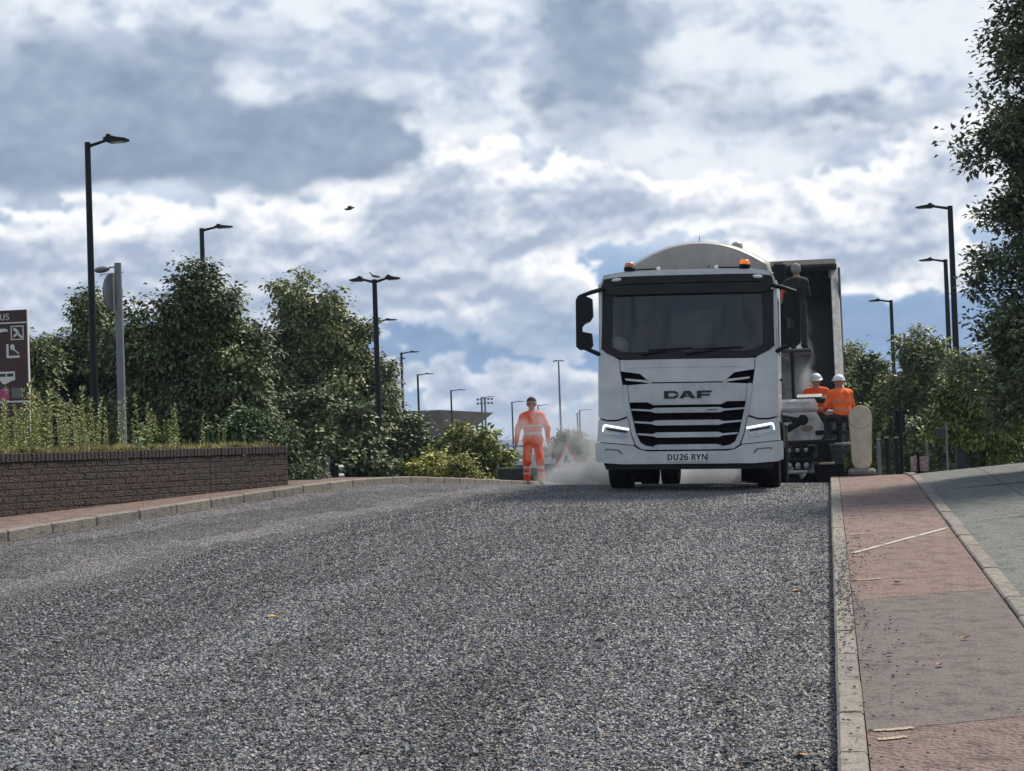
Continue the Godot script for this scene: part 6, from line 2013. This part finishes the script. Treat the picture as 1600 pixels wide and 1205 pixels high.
func build_small_things():
	gull("gull standing on top of the double-armed street lamp", Vector3(-12.59, 6.615, -53.0), PI + 0.3, false, 0.75)
	gull("dark bird gliding under the grey cloud", Vector3(-15.0, 9.56, -60.0), 0.2, true, 0.75)
	# helmet lying behind the windscreen
	var hm := thing("safety_helmet", "white safety helmet lying on the dashboard behind the windscreen", "helmet", Vector3(-2.85, 3.06, -26.42))
	hm.basis = Basis(Vector3.RIGHT, deg_to_rad(75.0))
	var m := MB.new()
	var prof := []
	for i in 8:
		var a := PI * 0.5 * i / 7.0
		prof.append([cos(a) * 0.125 + 0.001, sin(a) * 0.13])
	m.lathe(Vector3.ZERO, Basis.IDENTITY, prof, 24)
	put("shell", m.done(), mats["helmet"], hm)
	m = MB.new()
	m.lathe(Vector3.ZERO, Basis.IDENTITY, [[0.12, 0.012], [0.15, 0.0], [0.15, -0.008], [0.12, 0.0]], 24)
	put("brim", m.done(), mats["helmet"], hm)
	m = MB.new()
	m.tube([Vector3(-0.03, 0.06, 0.112), Vector3(-0.03, 0.135, 0.0), Vector3(-0.03, 0.06, -0.112)], [0.008], 6)
	m.tube([Vector3(0.03, 0.06, 0.112), Vector3(0.03, 0.135, 0.0), Vector3(0.03, 0.06, -0.112)], [0.008], 6)
	put("ridge", m.done(), mats["helmet"], hm)
	# fallen leaves
	var spots := [[-1.47, 12.0, 0.055, "leaf_yellow", "bright yellow leaf lying on the chippings", true], [-0.29, 14.6, 0.05, "leaf_yellow", "narrow pale yellow leaf on the chippings near the kerb", true], [-0.18, 8.5, 0.05, "leaf_orange", "orange-brown leaf on the chippings near the kerb", true], [-3.9, 13.0, 0.04, "leaf_yellow", "small dull yellow leaf on the open chippings", true],
		[0.52, 10.35, 0.035, "leaf_orange", "tan leaf on the dark patch of footway", false], [0.72, 11.3, 0.035, "leaf_orange", "tan leaf near the middle of the dark footway patch", false], [0.44, 14.2, 0.04, "worn_paint", "pale dry leaf on the pink footway", false], [1.45, 13.2, 0.05, "leaf_orange", "orange leaf lying against the edging stones", false], [1.52, 13.5, 0.05, "leaf_orange", "orange leaf lying farthest out on the green path", false], [1.42, 12.9, 0.045, "leaf_orange", "small orange leaf by the joint of the edging stones", false], [1.58, 13.0, 0.045, "leaf_yellow", "yellow leaf on the drift beside the edging stones", false]]
	for s in spots:
		var y := road_y(s[0], s[1]) + 0.012 if s[5] else pave_y(s[0], s[1]) + 0.004
		var t := thing("fallen_leaf", s[4], "leaf", Vector3(s[0], y, -s[1]), rng.randf() * TAU, "fallen leaves")
		var L: float = s[2]
		var lm := MB.new()
		lm.smooth(true)
		var a := Vector3(-L, 0.004, 0)
		var e := Vector3(L, 0.014, 0)
		var c1 := Vector3(-L * 0.2, 0.016, L * 0.6)
		var c2 := Vector3(-L * 0.1, 0.012, -L * 0.6)
		var c0 := Vector3(0, 0.004, 0)
		for q in [[a, c1, c0], [c1, e, c0], [a, c0, c2], [c2, c0, e]]:
			lm.tri(q[0], q[1], q[2])
		put("blade", lm.done(), mats[s[3]], t)
		put("stalk", mtube([a, a + Vector3(-L * 0.6, 0.004, 0.01)], [0.0015, 0.001], 4), mats[s[3]], t)
	# moss and litter along the edging, blue rag among the weeds
	var rag := thing("plastic_bag", "crumpled blue and white plastic bag among the weeds", "bag", Vector3(-11.6, 1.86, -31.2))
	var rm := MB.new()
	rm.ball(Vector3(0, 0.08, 0), Vector3(0.14, 0.1, 0.1), 9, Basis(Vector3(0.3, 1, 0.2).normalized(), 0.7))
	put("bag", rm.done(), mats["blue_plastic"], rag)
	var rm2 := MB.new()
	rm2.ball(Vector3(0.08, 0.17, 0.02), Vector3(0.08, 0.07, 0.06), 8)
	put("knot", rm2.done(), mats["white_plastic"], rag)

# ------------------------------------------------------------------ steam off the hot asphalt
func puff(root: Node3D, at: Vector3, size: Vector3, density: float):
	var f := FogVolume.new()
	f.name = "puff"
	f.shape = RenderingServer.FOG_VOLUME_SHAPE_ELLIPSOID
	f.size = size
	f.position = at
	var m := FogMaterial.new()
	m.density = density
	m.albedo = Color(0.96, 0.98, 1.0)
	f.material = m
	root.add_child(f, true)

func build_steam():
	var a := Node3D.new()
	a.name = "steam"
	a.set_meta("kind", "stuff")
	a.set_meta("label", "white steam drifting between the walking man and the lorry")
	a.set_meta("category", "steam")
	add_child(a)
	var r := RandomNumberGenerator.new()
	r.seed = 4
	# low bank rolling out from under the lorry
	for i in 46:
		var t := pow(r.randf(), 0.6)
		var g := r.randf_range(0.35, 0.75)
		puff(a, Vector3(lerpf(-5.5, -3.8, t), 1.0 + absf(r.randfn(0.0, 0.26)) * (0.5 + 0.7 * t), -36.4 + r.randf_range(-1.0, 0.6)), Vector3(g * 1.3, g * 0.9, g), lerpf(0.25, 1.15, t))
	# wisps across the man
	for i in 22:
		var g := r.randf_range(0.18, 0.42)
		puff(a, Vector3(-5.62 + r.randfn(0.0, 0.2), 2.0 + r.randfn(0.0, 0.22), -37.1 + r.randf_range(-0.2, 0.2)), Vector3(g, g * 1.3, g), 0.4)
	# thin haze standing between the man and the lorry
	for i in 18:
		var g := r.randf_range(0.4, 0.8)
		puff(a, Vector3(r.randf_range(-5.15, -4.1), 1.5 + absf(r.randfn(0.0, 0.35)), -36.6 + r.randf_range(-0.4, 0.4)), Vector3(g, g * 1.2, g), 0.3)
	# under and behind the lorry
	for i in 9:
		puff(a, Vector3(-4.3 + i * 0.29, 0.95 + r.randf_range(0.0, 0.25), -37.5 + r.randf_range(-1.0, 0.5)), Vector3(1.0, 0.7, 1.4), 1.3)
	var b := Node3D.new()
	b.name = "steam_001"
	b.set_meta("kind", "stuff")
	b.set_meta("label", "grey steam column rising from the paver beside the lorry")
	b.set_meta("category", "steam")
	add_child(b)
	for i in 48:                # faint wisps
		var t := r.randf()
		var g := r.randf_range(0.22, 0.42) * (0.8 + 0.5 * t)
		puff(b, Vector3(-0.60 + 0.2 * sin(t * 6.0) * t + r.randfn(0.0, 0.10 + 0.10 * t), 2.2 + t * 2.0, -40.3 - 0.9 * t + r.randf_range(-0.2, 0.2)), Vector3(g, g * 1.6, g), lerpf(0.5, 0.08, t))
	for i in 34:
		var t := pow(r.randf(), 1.4) * 0.55
		var g := r.randf_range(0.16, 0.34) * (0.8 + 0.6 * t)
		puff(b, Vector3(-0.66 + 0.16 * sin(t * 7.0) * t + r.randfn(0.0, 0.11 + 0.07 * t), 2.15 + t * 2.7, -40.2 - 0.9 * t + r.randf_range(-0.15, 0.15)), Vector3(g, g * 1.5, g), lerpf(1.5, 0.3, t / 0.55))
